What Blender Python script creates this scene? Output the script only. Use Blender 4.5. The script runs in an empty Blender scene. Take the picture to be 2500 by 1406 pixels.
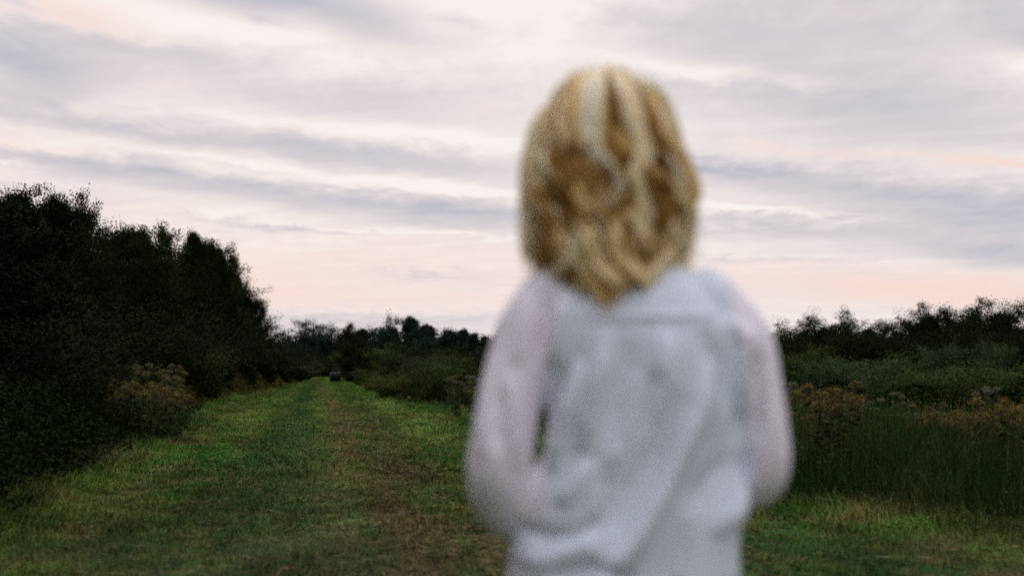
import bpy, math, random
import numpy as np
from mathutils import Vector, Matrix

rng = np.random.default_rng(7)
random.seed(7)
SC = bpy.context.scene
COL = SC.collection
PI = math.pi

# ------------------------------------------------------------------ camera
CAM_H = 1.15
F = 3472.0                      # focal length in photo pixels (50 mm on 36 mm film)
PITCH = math.atan(205.0 / F)
cam_d = bpy.data.cameras.new("camera")
cam_d.lens = 50; cam_d.sensor_width = 36
cam_d.clip_start = 0.05; cam_d.clip_end = 3000
cam_d.dof.use_dof = True
cam_d.dof.focus_distance = 22.0
cam_d.dof.aperture_fstop = 1.9
cam = bpy.data.objects.new("camera", cam_d)
COL.objects.link(cam)
cam.location = (0, 0, CAM_H)
cam.rotation_euler = (PI / 2 + PITCH, 0, 0)
SC.camera = cam

# ------------------------------------------------------------------ exposure
SC.view_settings.view_transform = 'Standard'
SC.view_settings.look = 'None'
SC.view_settings.exposure = 0.0
SC.view_settings.gamma = 1.0

# ------------------------------------------------------------------ world: dusk sky with cloud bands
SUN_EL = math.radians(1.5)
SUN_AZ = math.radians(-32)      # ahead and left of the view, just at the horizon
W = bpy.data.worlds.new("World"); SC.world = W
W.use_nodes = True
nt = W.node_tree; nt.nodes.clear()
def N(t, kind, **kw):
    n = t.nodes.new(kind)
    for k, v in kw.items(): setattr(n, k, v)
    return n
def lin(c):
    return tuple(((x / 255.0) / 12.92 if x / 255.0 <= 0.04045 else ((x / 255.0 + 0.055) / 1.055) ** 2.4) for x in c) + (1.0,)
class MathT:
    def __init__(s, t): s.t = t
    def m(s, op, a, b=None, c=None, clamp=False):
        n = s.t.nodes.new('ShaderNodeMath'); n.operation = op; n.use_clamp = clamp
        for i, v in enumerate((a, b, c)):
            if v is None: continue
            if isinstance(v, (int, float)): n.inputs[i].default_value = v
            else: s.t.links.new(v, n.inputs[i])
        return n.outputs[0]
    def mix(s, f, a, b):
        n = s.t.nodes.new('ShaderNodeMix'); n.data_type = 'RGBA'
        for idx, v in ((0, f), (6, a), (7, b)):
            if isinstance(v, (int, float)): n.inputs[idx].default_value = v
            elif isinstance(v, tuple): n.inputs[idx].default_value = v
            else: s.t.links.new(v, n.inputs[idx])
        return n.outputs[2]
    def noise(s, vec, scale, detail=4, rough=0.5, dist=0.0):
        n = s.t.nodes.new('ShaderNodeTexNoise')
        n.inputs['Scale'].default_value = scale; n.inputs['Detail'].default_value = detail
        n.inputs['Roughness'].default_value = rough; n.inputs['Distortion'].default_value = dist
        s.t.links.new(vec, n.inputs['Vector'])
        return n.outputs['Fac']
    def comb(s, x, y, z=0.0):
        n = s.t.nodes.new('ShaderNodeCombineXYZ')
        for i, v in enumerate((x, y, z)):
            if isinstance(v, (int, float)): n.inputs[i].default_value = v
            else: s.t.links.new(v, n.inputs[i])
        return n.outputs[0]
    def smooth(s, x, lo, hi, a=0.0, b=1.0):
        n = s.t.nodes.new('ShaderNodeMapRange'); n.interpolation_type = 'SMOOTHSTEP'
        s.t.links.new(x, n.inputs[0])
        for i, v in enumerate((lo, hi, a, b)): n.inputs[i + 1].default_value = v
        return n.outputs[0]
w = MathT(nt)
tc = N(nt, 'ShaderNodeTexCoord')
sep = N(nt, 'ShaderNodeSeparateXYZ'); nt.links.new(tc.outputs['Generated'], sep.inputs[0])
dx, dy, dz = sep.outputs
az = w.m('ARCTAN2', dx, dy)
hyp = w.m('SQRT', w.m('ADD', w.m('MULTIPLY', dx, dx), w.m('MULTIPLY', dy, dy)))
el = w.m('ARCTAN2', dz, hyp)
zz = w.m('ADD', w.m('MAXIMUM', dz, 0.0), 0.07)
px_ = w.m('DIVIDE', dx, zz); py_ = w.m('DIVIDE', dy, zz)
streak_v = w.comb(w.m('MULTIPLY', px_, 0.45), w.m('ADD', w.m('MULTIPLY', py_, 1.7), w.m('MULTIPLY', px_, 0.5)))
streak = w.noise(streak_v, 1.0, 7, 0.55, 0.35)
streak2 = w.noise(streak_v, 3.4, 6, 0.6, 0.6)
puff = w.noise(w.comb(px_, py_, 3.0), 2.2, 8, 0.62, 0.3)
puff2 = w.noise(w.comb(w.m('MULTIPLY', px_, 2.3), w.m('MULTIPLY', py_, 1.15), 5.0), 3.2, 9, 0.64, 0.35)
u = w.m('ADD', w.m('MULTIPLY', az, F), 1250.0)
v = w.m('SUBTRACT', 908.0, w.m('MULTIPLY', el, F * 0.985))
wu = w.m('ADD', u, w.m('ADD', w.m('MULTIPLY', w.m('SUBTRACT', puff, 0.5), 190.0), w.m('MULTIPLY', w.m('SUBTRACT', puff2, 0.5), 150.0)))
wv = w.m('ADD', v, w.m('ADD', w.m('MULTIPLY', w.m('SUBTRACT', puff, 0.5), 95.0), w.m('MULTIPLY', w.m('SUBTRACT', puff2, 0.5), 70.0)))
def blob(u0, v0, a, b, th, amp, soft=False):
    uu = wu; vv = wv
    c, s_ = math.cos(math.radians(th)), math.sin(math.radians(th))
    du = w.m('SUBTRACT', uu, u0); dv = w.m('SUBTRACT', vv, v0)
    p = w.m('DIVIDE', w.m('ADD', w.m('MULTIPLY', du, c), w.m('MULTIPLY', dv, s_)), a)
    q = w.m('DIVIDE', w.m('SUBTRACT', w.m('MULTIPLY', dv, c), w.m('MULTIPLY', du, s_)), b)
    r = w.m('ADD', w.m('MULTIPLY', p, p), w.m('MULTIPLY', q, q))
    return w.m('MULTIPLY', w.m('EXPONENT', w.m('MULTIPLY', r, -1.0)), amp)
def addup(lst, start):
    acc = start
    for b_ in lst: acc = w.m('ADD', acc, blob(*b_))
    return acc
GRAY = [(560,20,190,34,3,1.15),(850,62,190,48,12,1.15),(620,75,50,14,10,.6),(70,190,190,50,5,1.1),(290,150,260,24,5,.7),(60,270,170,45,0,.8),
        (150,296,34,12,20,.5),(90,85,40,9,10,.5),(300,345,460,19,6,.85),(900,392,450,30,7,.9),(200,432,360,24,5,.85),
        (700,485,420,30,5,.95),(1150,525,320,40,3,.95),(150,505,260,30,3,.5),(720,566,270,7,3,.75),(500,225,520,60,5,.40),
        (900,240,420,60,5,.35),(1010,668,150,9,1,.6),(900,790,420,28,1,.8),(1120,70,60,14,5,.6),(1200,700,200,14,1,.3),
        (2100,80,480,120,8,.8),(2470,10,140,80,0,.9),(1720,100,260,60,6,.5),(2000,240,560,70,8,.7),(2470,150,80,50,0,.5),
        (2150,330,420,60,6,.6),(1750,432,260,22,5,.9),(2200,490,480,42,6,.95),(2380,565,380,52,3,1.0),(1850,575,330,28,3,.75),
        (2420,645,210,34,5,1.0),(2150,690,60,7,2,.5),(1950,650,200,8,2,.4),(1780,640,100,10,2,.3),
        (900,332,380,20,5,-.6),(1150,472,330,12,4,-.75),(650,418,300,10,5,-.4),(1300,40,240,60,0,-.6),(1700,190,320,22,8,-.9),
        (2450,205,90,30,10,-.9),(1850,527,230,9,4,-.8),(1050,575,300,7,3,-.5),(450,90,300,28,8,-.4),(150,400,120,9,6,-.4),
        (60,440,90,6,2,-.6),(1250,360,200,10,3,-.3)]
WARM = [(190,95,130,42,8,.8),(90,400,160,18,5,.45),(300,215,300,20,6,.4),(2090,80,80,16,14,.8),(2180,410,330,10,5,1.0),(2400,430,120,9,8,.8),
        (650,660,700,75,1,.55),(950,735,600,20,1,.5),(2100,690,600,34,3,.7),(2350,730,500,30,1,.9),(150,520,200,25,3,.3),(1000,265,300,9,4,.3),
        (1850,365,60,8,8,.6),(100,705,900,40,0,.4)]
g0 = w.m('ADD', 0.50, w.m('ADD', w.m('MULTIPLY', w.m('SUBTRACT', streak, 0.5), 0.7), w.m('MULTIPLY', w.m('SUBTRACT', streak2, 0.5), 0.65)))
g0 = w.m('ADD', g0, w.m('MULTIPLY', w.m('SUBTRACT', puff2, 0.5), 1.0))
gray = addup(GRAY, g0)
# calmer low band near the horizon
warm = w.m('ADD', addup(WARM, 0.18), w.m('MULTIPLY', w.m('SUBTRACT', streak2, 0.5), 0.35))
upf = w.smooth(el, 0.28, 0.62)                      # overhead: more even blue-grey cloud
gray = w.m('ADD', gray, w.m('MULTIPLY', upf, 0.45))
ramp = N(nt, 'ShaderNodeValToRGB')
els = ramp.color_ramp.elements
els[0].position = 0.0; els[0].color = lin((248, 245, 243))
els[1].position = 1.0; els[1].color = lin((184, 187, 198))
for pos, c in ((.14, (246, 242, 240)), (.30, (237, 230, 229)), (.48, (224, 217, 220)), (.66, (211, 206, 211)), (.84, (200, 198, 206))):
    e = els.new(pos); e.color = lin(c)
nt.links.new(w.m('MULTIPLY', gray, 0.52, clamp=True), ramp.inputs[0])
c1 = w.mix(w.m('MULTIPLY', warm, w.smooth(gray, 0.3, 1.3, 0.85, 0.15), clamp=True), ramp.outputs[0], lin((244, 219, 210)))
rear = w.m('MULTIPLY', w.smooth(dy, -0.5, 0.35, 0.80, 1.0), w.smooth(w.m('ADD', dx, w.m('MULTIPLY', dy, -.3)), -0.9, 0.9, 1.68, 1.0))
fr_ = w.smooth(dy, .58, .86, 0, 1.0)
rear = w.m('ADD', w.m('MULTIPLY', rear, w.m('SUBTRACT', 1.0, fr_)), fr_)
rear = w.m('MULTIPLY', rear, w.smooth(el, .32, .75, 1.0, 1.85))      # thinner, brighter cloud overhead          # the sky behind the viewer is away from the sunset
cool = w.mix(w.m('SUBTRACT', 1.0, w.m('MAXIMUM', w.smooth(dy, -.1, .5), 0.0)), (1, 1, 1, 1), (.93, 1.0, 1.10, 1))
c1b = N(nt, 'ShaderNodeVectorMath', operation='MULTIPLY'); nt.links.new(c1, c1b.inputs[0]); nt.links.new(cool, c1b.inputs[1])
c2 = N(nt, 'ShaderNodeVectorMath', operation='SCALE'); nt.links.new(c1b.outputs[0], c2.inputs[0]); nt.links.new(rear, c2.inputs['Scale'])
sky = N(nt, 'ShaderNodeTexSky', sky_type='NISHITA'); sky.sun_disc = False
sky.sun_elevation = SUN_EL; sky.sun_rotation = SUN_AZ
bg1 = N(nt, 'ShaderNodeBackground'); nt.links.new(c2.outputs[0], bg1.inputs[0]); bg1.inputs[1].default_value = 1.0
bg2 = N(nt, 'ShaderNodeBackground'); nt.links.new(sky.outputs[0], bg2.inputs[0]); bg2.inputs[1].default_value = 0.005
add = N(nt, 'ShaderNodeAddShader'); nt.links.new(bg1.outputs[0], add.inputs[0]); nt.links.new(bg2.outputs[0], add.inputs[1])
wo = N(nt, 'ShaderNodeOutputWorld'); nt.links.new(add.outputs[0], wo.inputs[0])
W.cycles.sampling_method = 'MANUAL'; W.cycles.sample_map_resolution = 512

# ------------------------------------------------------------------ weak afterglow sun, very soft
sd = bpy.data.lights.new("sun", 'SUN'); sd.energy = 0.22; sd.angle = math.radians(18); sd.color = (1.0, 0.80, 0.72)
sun = bpy.data.objects.new("sun", sd); COL.objects.link(sun)
sdir = Vector((math.sin(SUN_AZ), math.cos(SUN_AZ), math.tan(math.radians(9))))
sun.rotation_euler = sdir.to_track_quat('Z', 'Y').to_euler(); sun.location = (-20, 60, 30)

SC.cycles.use_denoising = False      # the photo is grainy film
SC.cycles.max_bounces = 6; SC.cycles.diffuse_bounces = 5; SC.cycles.glossy_bounces = 2
SC.cycles.transparent_max_bounces = 4; SC.cycles.volume_bounces = 0

# ------------------------------------------------------------------ helpers
def tag(o, label=None, cat=None, group=None, kind=None):
    if label: o['label'] = label
    if cat: o['category'] = cat
    if group: o['group'] = group
    if kind: o['kind'] = kind
    return o
def empty(name, loc, rz=0.0, s=(1, 1, 1)):
    o = bpy.data.objects.new(name, None); COL.objects.link(o); o.location = loc; o.rotation_euler = (0, 0, rz); o.scale = s
    o.empty_display_size = 0.2
    return o
def mesh_np(name, verts, faces, mat, attr=None, smooth=False, parent=None, link=True):
    """verts (N,3), faces (M,k) -> one mesh object; attr: per-face float 'rnd'."""
    me = bpy.data.meshes.new(name)
    verts = np.ascontiguousarray(verts, dtype=np.float32); faces = np.ascontiguousarray(faces, dtype=np.int32)
    n, k = faces.shape
    me.vertices.add(len(verts)); me.vertices.foreach_set('co', verts.ravel())
    me.loops.add(n * k); me.loops.foreach_set('vertex_index', faces.ravel())
    me.polygons.add(n); me.polygons.foreach_set('loop_start', np.arange(0, n * k, k, dtype=np.int32))
    if smooth: me.polygons.foreach_set('use_smooth', np.ones(n, dtype=bool))
    me.update(calc_edges=True)
    if attr is not None:
        a = me.attributes.new('rnd', 'FLOAT', 'FACE'); a.data.foreach_set('value', np.ascontiguousarray(attr, dtype=np.float32))
    me.materials.append(mat)
    o = bpy.data.objects.new(name, me)
    if link: COL.objects.link(o)
    if parent is not None: o.parent = parent
    return o
def copy_tree(o, parent=None):
    c = o.copy(); COL.objects.link(c); c.parent = parent
    for ch in list(o.children): copy_tree(ch, c)
    return c
def X(px, d): return (px - 1250.0) / F * d
def H(py, d):
    """height of the point seen at image row py at distance d"""
    return CAM_H + math.tan(PITCH + math.atan((703.0 - py) / F)) * d
def norm(a): return a / np.maximum(np.linalg.norm(a, axis=-1, keepdims=True), 1e-9)

def tube(pts, rad, n=6, caps=True, closed_ellipse=None):
    """tube along pts with radii; returns verts, quads"""
    pts = np.asarray(pts, float); rad = np.asarray(rad, float)
    if rad.ndim == 1: rad = np.stack([rad, rad], 1)
    t = norm(np.gradient(pts, axis=0))
    ref = np.array([0, 1.0, 0]) if abs(t[0][1]) < 0.9 else np.array([1.0, 0, 0])
    s = norm(np.cross(t, ref)); b = np.cross(s, t)
    a = np.linspace(0, 2 * PI, n, endpoint=False)
    V = pts[:, None, :] + s[:, None, :] * (np.cos(a)[None, :, None] * rad[:, 0][:, None, None]) + b[:, None, :] * (np.sin(a)[None, :, None] * rad[:, 1][:, None, None])
    m = len(pts); V = V.reshape(-1, 3)
    i = np.arange(m - 1)[:, None] * n; j = np.arange(n)[None, :]; j2 = (j + 1) % n
    Fq = np.stack([i + j, i + j2, i + n + j2, i + n + j], -1).reshape(-1, 4)
    if caps and n % 2 == 0:
        ex = []
        for base in (0, (m - 1) * n):
            for q in range(n // 2 - 1):
                f = [base + q, base + q + 1, base + n - q - 2, base + n - q - 1]
                ex.append(f if base else f[::-1])
        Fq = np.concatenate([Fq, np.array(ex)])
    return V, Fq
def merge(parts):
    vs, fs, o = [], [], 0
    for v_, f_ in parts:
        vs.append(v_); fs.append(f_ + o); o += len(v_)
    return np.concatenate(vs), np.concatenate(fs)

def leaves_geo(c, axis, size, wid=0.42, hint=None):
    """diamond leaves: c (N,3), axis (N,3) unit, size (N,)"""
    n = len(c); r = norm(rng.normal(size=(n, 3)))
    if hint is not None: r = norm(r * .55 + hint)
    s = norm(np.cross(axis, r))
    A = axis * size[:, None]; S = s * (size * wid)[:, None]
    V = np.stack([c, c + A * .5 + S, c + A, c + A * .5 - S], 1).reshape(-1, 3)
    Fq = np.arange(n * 4).reshape(n, 4)
    return V, Fq
def ribbons_geo(base, h, lean_dir, lean, width, segs=3, face_dir=None):
    n = len(base); ts = np.linspace(0, 1, segs + 1)
    side = norm(np.stack([np.cos(lean_dir + PI / 2), np.sin(lean_dir + PI / 2), 0 * lean_dir], 1))
    if face_dir is not None: side = norm(np.stack([np.cos(face_dir), np.sin(face_dir), 0 * face_dir], 1))
    rows = []
    for t in ts:
        p = base.copy()
        p[:, 0] += np.cos(lean_dir) * h * lean * t * t; p[:, 1] += np.sin(lean_dir) * h * lean * t * t
        p[:, 2] += h * (t - 0.45 * np.minimum(lean, 1.2) * t ** 3)
        ww = width * (0.75 + .5 * t) * (1 - t) ** .8 * .5 + width * .03
        rows.append(np.stack([p - side * ww[:, None], p + side * ww[:, None]], 1))
    V = np.stack(rows, 1)            # n, segs+1, 2, 3
    V = V.reshape(-1, 3)
    k = np.arange(n)[:, None] * (2 * (segs + 1)) + np.arange(segs)[None, :] * 2
    Fq = np.stack([k, k + 1, k + 3, k + 2], -1).reshape(-1, 4)
    return V, Fq, np.repeat(np.arange(n), segs)

# ------------------------------------------------------------------ materials
def bsdf(name):
    m = bpy.data.materials.new(name); m.use_nodes = True; t = m.node_tree
    p = t.nodes['Principled BSDF']; return m, t, p, MathT(t)
VEG = .78
def leaf_mat(name, cols, rough=.85, spec=.03, objvar=.35, trans=0.0, noise_scale=None):
    m, t, p, k = bsdf(name)
    at = N(t, 'ShaderNodeAttribute'); at.attribute_name = 'rnd'
    fac = at.outputs['Fac']
    if noise_scale:
        g = N(t, 'ShaderNodeNewGeometry')
        fac = k.m('ADD', k.m('MULTIPLY', fac, .55), k.m('MULTIPLY', k.smooth(k.noise(g.outputs['Position'], noise_scale, 3), .3, .7), .45))
    cols = [tuple(v_ * VEG for v_ in c_) for c_ in cols]
    r = N(t, 'ShaderNodeValToRGB'); e = r.color_ramp.elements
    e[0].position = 0; e[0].color = cols[0] + (1,); e[1].position = 1; e[1].color = cols[-1] + (1,)
    for i, c in enumerate(cols[1:-1]):
        x = e.new((i + 1) / (len(cols) - 1)); x.color = c + (1,)
    t.links.new(fac, r.inputs[0])
    oi = N(t, 'ShaderNodeObjectInfo')
    hs = N(t, 'ShaderNodeHueSaturation')
    t.links.new(r.outputs[0], hs.inputs['Color'])
    t.links.new(k.m('ADD', 1 - objvar / 2, k.m('MULTIPLY', oi.outputs['Random'], objvar)), hs.inputs['Value'])
    t.links.new(k.m('ADD', .485, k.m('MULTIPLY', oi.outputs['Random'], .03)), hs.inputs['Hue'])
    t.links.new(hs.outputs[0], p.inputs['Base Color'])
    p.inputs['Roughness'].default_value = rough; p.inputs['Specular IOR Level'].default_value = spec
    if trans:
        tr = N(t, 'ShaderNodeBsdfTranslucent'); t.links.new(hs.outputs[0], tr.inputs[0])
        mx = N(t, 'ShaderNodeMixShader'); mx.inputs[0].default_value = trans
        t.links.new(p.outputs[0], mx.inputs[1]); t.links.new(tr.outputs[0], mx.inputs[2])
        t.links.new(mx.outputs[0], t.nodes['Material Output'].inputs[0])
    return m
M = {}
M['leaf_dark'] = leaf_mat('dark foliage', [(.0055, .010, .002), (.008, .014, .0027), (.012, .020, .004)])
M['leaf_mid'] = leaf_mat('mid foliage', [(.016, .030, .006), (.036, .058, .012), (.066, .098, .024)])
M['leaf_haze'] = leaf_mat('haze tinted foliage', [(.007, .017, .009), (.014, .029, .016), (.026, .045, .026)])  # bluish haze of distance mixed into the leaf colour of far trees
M['leaf_yellow'] = leaf_mat('yellow green foliage', [(.028, .040, .006), (.070, .080, .012), (.125, .128, .024)])
M['leaf_grey'] = leaf_mat('grey green foliage', [(.020, .036, .012), (.042, .065, .025), (.082, .110, .048)])
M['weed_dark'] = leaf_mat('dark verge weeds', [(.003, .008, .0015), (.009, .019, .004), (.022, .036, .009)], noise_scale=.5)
M['weed_rust'] = leaf_mat('rusty verge weeds', [(.014, .022, .005), (.045, .040, .009), (.130, .068, .018)], noise_scale=.35)
M['reed'] = leaf_mat('tall green grass', [(.005, .014, .0025), (.017, .038, .008), (.050, .076, .020), (.200, .190, .070)], trans=.15, noise_scale=.8)
M['flower'] = leaf_mat('faded brown flower clusters', [(.045, .034, .010), (.150, .112, .030), (.370, .285, .095)], objvar=.5)
M['flower_pale'] = leaf_mat('pale seed heads', [(.09, .08, .05), (.16, .14, .09), (.26, .23, .17)], objvar=.4)
def bark(name, c1_, c2_):
    m, t, p, k = bsdf(name)
    g = N(t, 'ShaderNodeTexCoord')
    f = k.noise(g.outputs['Object'], 9, 5, .6)
    t.links.new(k.mix(f, c1_ + (1,), c2_ + (1,)), p.inputs['Base Color']); p.inputs['Roughness'].default_value = .9
    return m
M['bark'] = bark('bark', (.004, .004, .002), (.010, .009, .006))
M['stem'] = bark('weed stem', (.03, .035, .012), (.08, .065, .03))

# ------------------------------------------------------------------ path edges (metres, x as a function of distance y)
Ld = [(-40, -2.6), (5, -2.8), (8, -3.15), (11, -3.8), (13.7, -4.45), (26, -6.1), (34, -7.7), (38, -8.6), (52, -11.2), (90, -15.2), (173, -25.5), (235, -33.5), (330, -48.0), (400, -58)]
Rd = [(-40, 14), (2, 8.0), (8, 4.2), (9.5, 3.4), (10.4, 2.85), (12, 2.1), (20, 1.1), (39, -1.35), (60, -5.2), (90, -8.9), (173, -17.8), (235, -26.5), (330, -38.5), (400, -47)]
def Lx(d): return np.interp(d, [a for a, b in Ld], [b for a, b in Ld])
def Rx(d): return np.interp(d, [a for a, b in Rd], [b for a, b in Rd])

# ------------------------------------------------------------------ ground material (shared by turf blades)
def turf_mat(name, blade):
    m, t, p, k = bsdf(name)
    g = N(t, 'ShaderNodeNewGeometry'); s = N(t, 'ShaderNodeSeparateXYZ'); t.links.new(g.outputs['Position'], s.inputs[0])
    gx, gy = s.outputs[0], s.outputs[1]
    xs = k.m('ADD', gx, k.m('MULTIPLY', gy, 0.13))           # straightened along the path
    sv = k.comb(xs, k.m('MULTIPLY', gy, .11))
    n1 = k.noise(sv, .75, 5, .6, .4); n2 = k.noise(k.comb(xs, gy, 7.0), 1.9, 5, .62, .3); n3 = k.noise(k.comb(xs, gy, 3.0), 14, 4, .65)
    green = k.mix(k.smooth(n1, .36, .64), (.036, .125, .016, 1), (.108, .168, .032, 1))
    green = k.mix(k.smooth(n2, .48, .70, 0, .85), green, (.220, .190, .048, 1))
    green = k.mix(k.smooth(k.noise(sv, 1.7, 4, .6), .56, .72, 0, .6), green, (.026, .098, .026, 1))
    # worn brown strip: xs about -0.2 + wobble, wider near the viewer
    wid = k.m('ADD', .28, k.m('MULTIPLY', k.m('POWER', 2.718, k.m('MULTIPLY', gy, -.075)), 2.0))
    off = k.m('DIVIDE', k.m('SUBTRACT', k.m('ADD', k.m('SUBTRACT', xs, .85), k.m('MULTIPLY', gy, .012)), k.m('MULTIPLY', k.m('SUBTRACT', n1, .5), 1.2)), wid)
    strip = k.m('EXPONENT', k.m('MULTIPLY', k.m('MULTIPLY', off, off), -1.0))
    brown = k.m('ADD', k.m('MULTIPLY', strip, k.smooth(k.noise(sv, 2.6, 5, .62, .5), .38, .58, .18, 1.0)), 0.0)
    # scattered yellow-brown patches to the left of the path
    lft = k.smooth(xs, -1.0, -2.4)
    patch = k.m('MULTIPLY', lft, k.smooth(k.noise(k.comb(xs, k.m('MULTIPLY', gy, .55), 11.0), .95, 4, .55), .53, .66))
    brown = k.m('MAXIMUM', brown, k.m('MULTIPLY', patch, .8))
    rgt = k.m('MULTIPLY', k.smooth(xs, 3.0, 3.8), k.smooth(n2, .38, .62, 0, .75))
    brown = k.m('MINIMUM', k.m('MAXIMUM', brown, rgt), 1.0)
    bcol = k.mix(k.smooth(n3, .35, .65), (.090, .076, .024, 1), (.215, .175, .066, 1))
    col = k.mix(brown, green, bcol)
    mot = k.m('MULTIPLY', k.smooth(k.noise(k.comb(xs, k.m('MULTIPLY', gy, .35), 21.0), 1.5, 5, .65, .6), .33, .67, .62, 1.32), k.smooth(k.noise(k.comb(xs, gy, 17.0), 5.5, 4, .6), .3, .7, .72, 1.25))
    mot = k.m('MULTIPLY', mot, k.m('ADD', 1.0, k.m('MULTIPLY', k.m('SINE', k.m('ADD', k.m('MULTIPLY', xs, 3.1), k.m('MULTIPLY', n1, 3.0))), .17)))
    sc_ = N(t, 'ShaderNodeVectorMath', operation='SCALE'); t.links.new(col, sc_.inputs[0]); t.links.new(mot, sc_.inputs['Scale']); col = sc_.outputs[0]
    # slightly darker, bluer compressed wheel track
    tr = k.m('DIVIDE', k.m('ADD', k.m('ADD', xs, .15), k.m('MULTIPLY', gy, .014)), .5)
    col = k.mix(k.m('MULTIPLY', k.m('EXPONENT', k.m('MULTIPLY', k.m('MULTIPLY', tr, tr), -1.0)), .45), col, (.034, .090, .032, 1))
    if blade:
        at = N(t, 'ShaderNodeAttribute'); at.attribute_name = 'rnd'
        hs = N(t, 'ShaderNodeHueSaturation'); t.links.new(col, hs.inputs['Color'])
        t.links.new(k.m('ADD', .46, k.m('MULTIPLY', at.outputs['Fac'], .88)), hs.inputs['Value'])
        t.links.new(k.m('ADD', .475, k.m('MULTIPLY', at.outputs['Fac'], .03)), hs.inputs['Hue'])
        t.links.new(hs.outputs[0], p.inputs['Base Color'])
    else:
        hs = N(t, 'ShaderNodeHueSaturation'); t.links.new(col, hs.inputs['Color'])
        t.links.new(k.m('ADD', .27, k.m('MULTIPLY', k.smooth(n3, .3, .7), .55)), hs.inputs['Value'])
        t.links.new(hs.outputs[0], p.inputs['Base Color'])
        b = N(t, 'ShaderNodeBump'); b.inputs['Strength'].default_value = .7; b.inputs['Distance'].default_value = .05
        t.links.new(k.noise(k.comb(xs, gy, 1.0), 22, 6, .7), b.inputs['Height']); t.links.new(b.outputs[0], p.inputs['Normal'])
    p.inputs['Roughness'].default_value = .85; p.inputs['Specular IOR Level'].default_value = .08
    return m
M['turf'] = turf_mat('turf ground', False); M['blade'] = turf_mat('turf blades', True)

# ground: one gently uneven sheet out to the horizon
def ground_z(x, y):
    return .05 * np.sin(x * .31 + 1.3) * np.sin(y * .17 + .5) * np.clip(y / 20, 0, 1) + .015 * np.sin(x * 1.9 + .4 * y) * np.sin(y * .9 + 1)
gx = np.concatenate([[-1500, -600, -200, -100], np.arange(-60, 40.1, .8), [60, 100, 200, 600, 1500]])
gy = np.concatenate([[-600, -100, -30], np.arange(-10, 120, .8), np.arange(120, 320, 4), [360, 420, 600, 1000, 2200]])
GX, GY = np.meshgrid(gx, gy, indexing='ij')
V = np.stack([GX, GY, ground_z(GX, GY) * (np.abs(GX) < 70)], -1).reshape(-1, 3)
i = np.arange(len(gx) - 1)[:, None] * len(gy) + np.arange(len(gy) - 1)[None, :]
Fq = np.stack([i, i + len(gy), i + len(gy) + 1, i + 1], -1).reshape(-1, 4)
g = mesh_np('ground', V, Fq, M['turf'], smooth=True); tag(g, kind='structure')

# mown turf blades on the path
def scatter(n, d0, d1, fx0, fx1, power=1.0):
    d = d0 + (d1 - d0) * rng.random(n) ** power
    a, b = fx0(d), fx1(d)
    return np.stack([a + (b - a) * rng.random(n), d], 1)
parts = []; rn = []
for d0, d1, n, hh, ww in ((5.5, 10, 62000, .040, .0050), (10, 16, 72000, .045, .0075), (16, 27, 68000, .05, .012), (27, 50, 48000, .055, .022), (50, 100, 34000, .06, .04), (100, 180, 22000, .07, .075), (180, 345, 26000, .08, .13)):
    f0 = lambda d: np.maximum(Lx(d) - .5, -.42 * d - 1.2)
    f1 = lambda d: np.minimum(Rx(d) + .6, .42 * d + 1.2)
    p2 = scatter(n, d0, d1, f0, f1)
    clump = .6 + .8 * (np.sin(p2[:, 0] * 5.1 + np.sin(p2[:, 1] * 3.3) * 2) * np.sin(p2[:, 1] * 4.3 + p2[:, 0]) * .5 + .5)
    edge = np.minimum(p2[:, 0] - Lx(p2[:, 1]), Rx(p2[:, 1]) - p2[:, 0])
    tall = 1 + 2.2 * np.clip(1 - edge / .7, 0, 1)
    base = np.column_stack([p2, ground_z(p2[:, 0], p2[:, 1]) - .005])
    h = hh * clump * tall * rng.uniform(.5, 1.5, n)
    V, Fq, idx = ribbons_geo(base, h, rng.uniform(0, 2 * PI, n), rng.uniform(.2, 1.3, n), ww * rng.uniform(.7, 1.4, n), 2, rng.uniform(-.7, .7, n))
    parts.append((V, Fq)); rn.append(rng.random(n)[idx])
V, Fq = merge(parts)
o = mesh_np('mown_grass', V, Fq, M['blade'], np.concatenate(rn)); tag(o, 'short mown grass of the long track with brown worn streaks', 'grass', kind='stuff')
# loose dry cuttings lying on the worn strip and along the right edge
n = 9000
d = 5.5 + 45 * rng.random(n) ** 1.8
xc = np.where(rng.random(n) < .6, .95 - .13 * d + rng.normal(0, 1, n) * (.3 + 1.4 * np.exp(-.06 * d)), Lx(d) + (Rx(d) - Lx(d)) * rng.random(n))
base = np.column_stack([xc, d, ground_z(xc, d) + .012 + .03 * rng.random(n)])
a = rng.uniform(0, 2 * PI, n); ax = np.column_stack([np.cos(a), np.sin(a), rng.uniform(-.1, .35, n)])
V, Fq = leaves_geo(base, norm(ax), rng.uniform(.05, .14, n), .05)
M['straw'] = leaf_mat('dry cuttings', [(.08, .055, .025), (.15, .11, .05), (.24, .19, .10)])
o = mesh_np('dry_grass_cuttings', V, Fq, M['straw'], rng.random(n)); tag(o, 'dry brown grass cuttings lying loose on the mown track', 'grass', kind='stuff')

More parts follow.
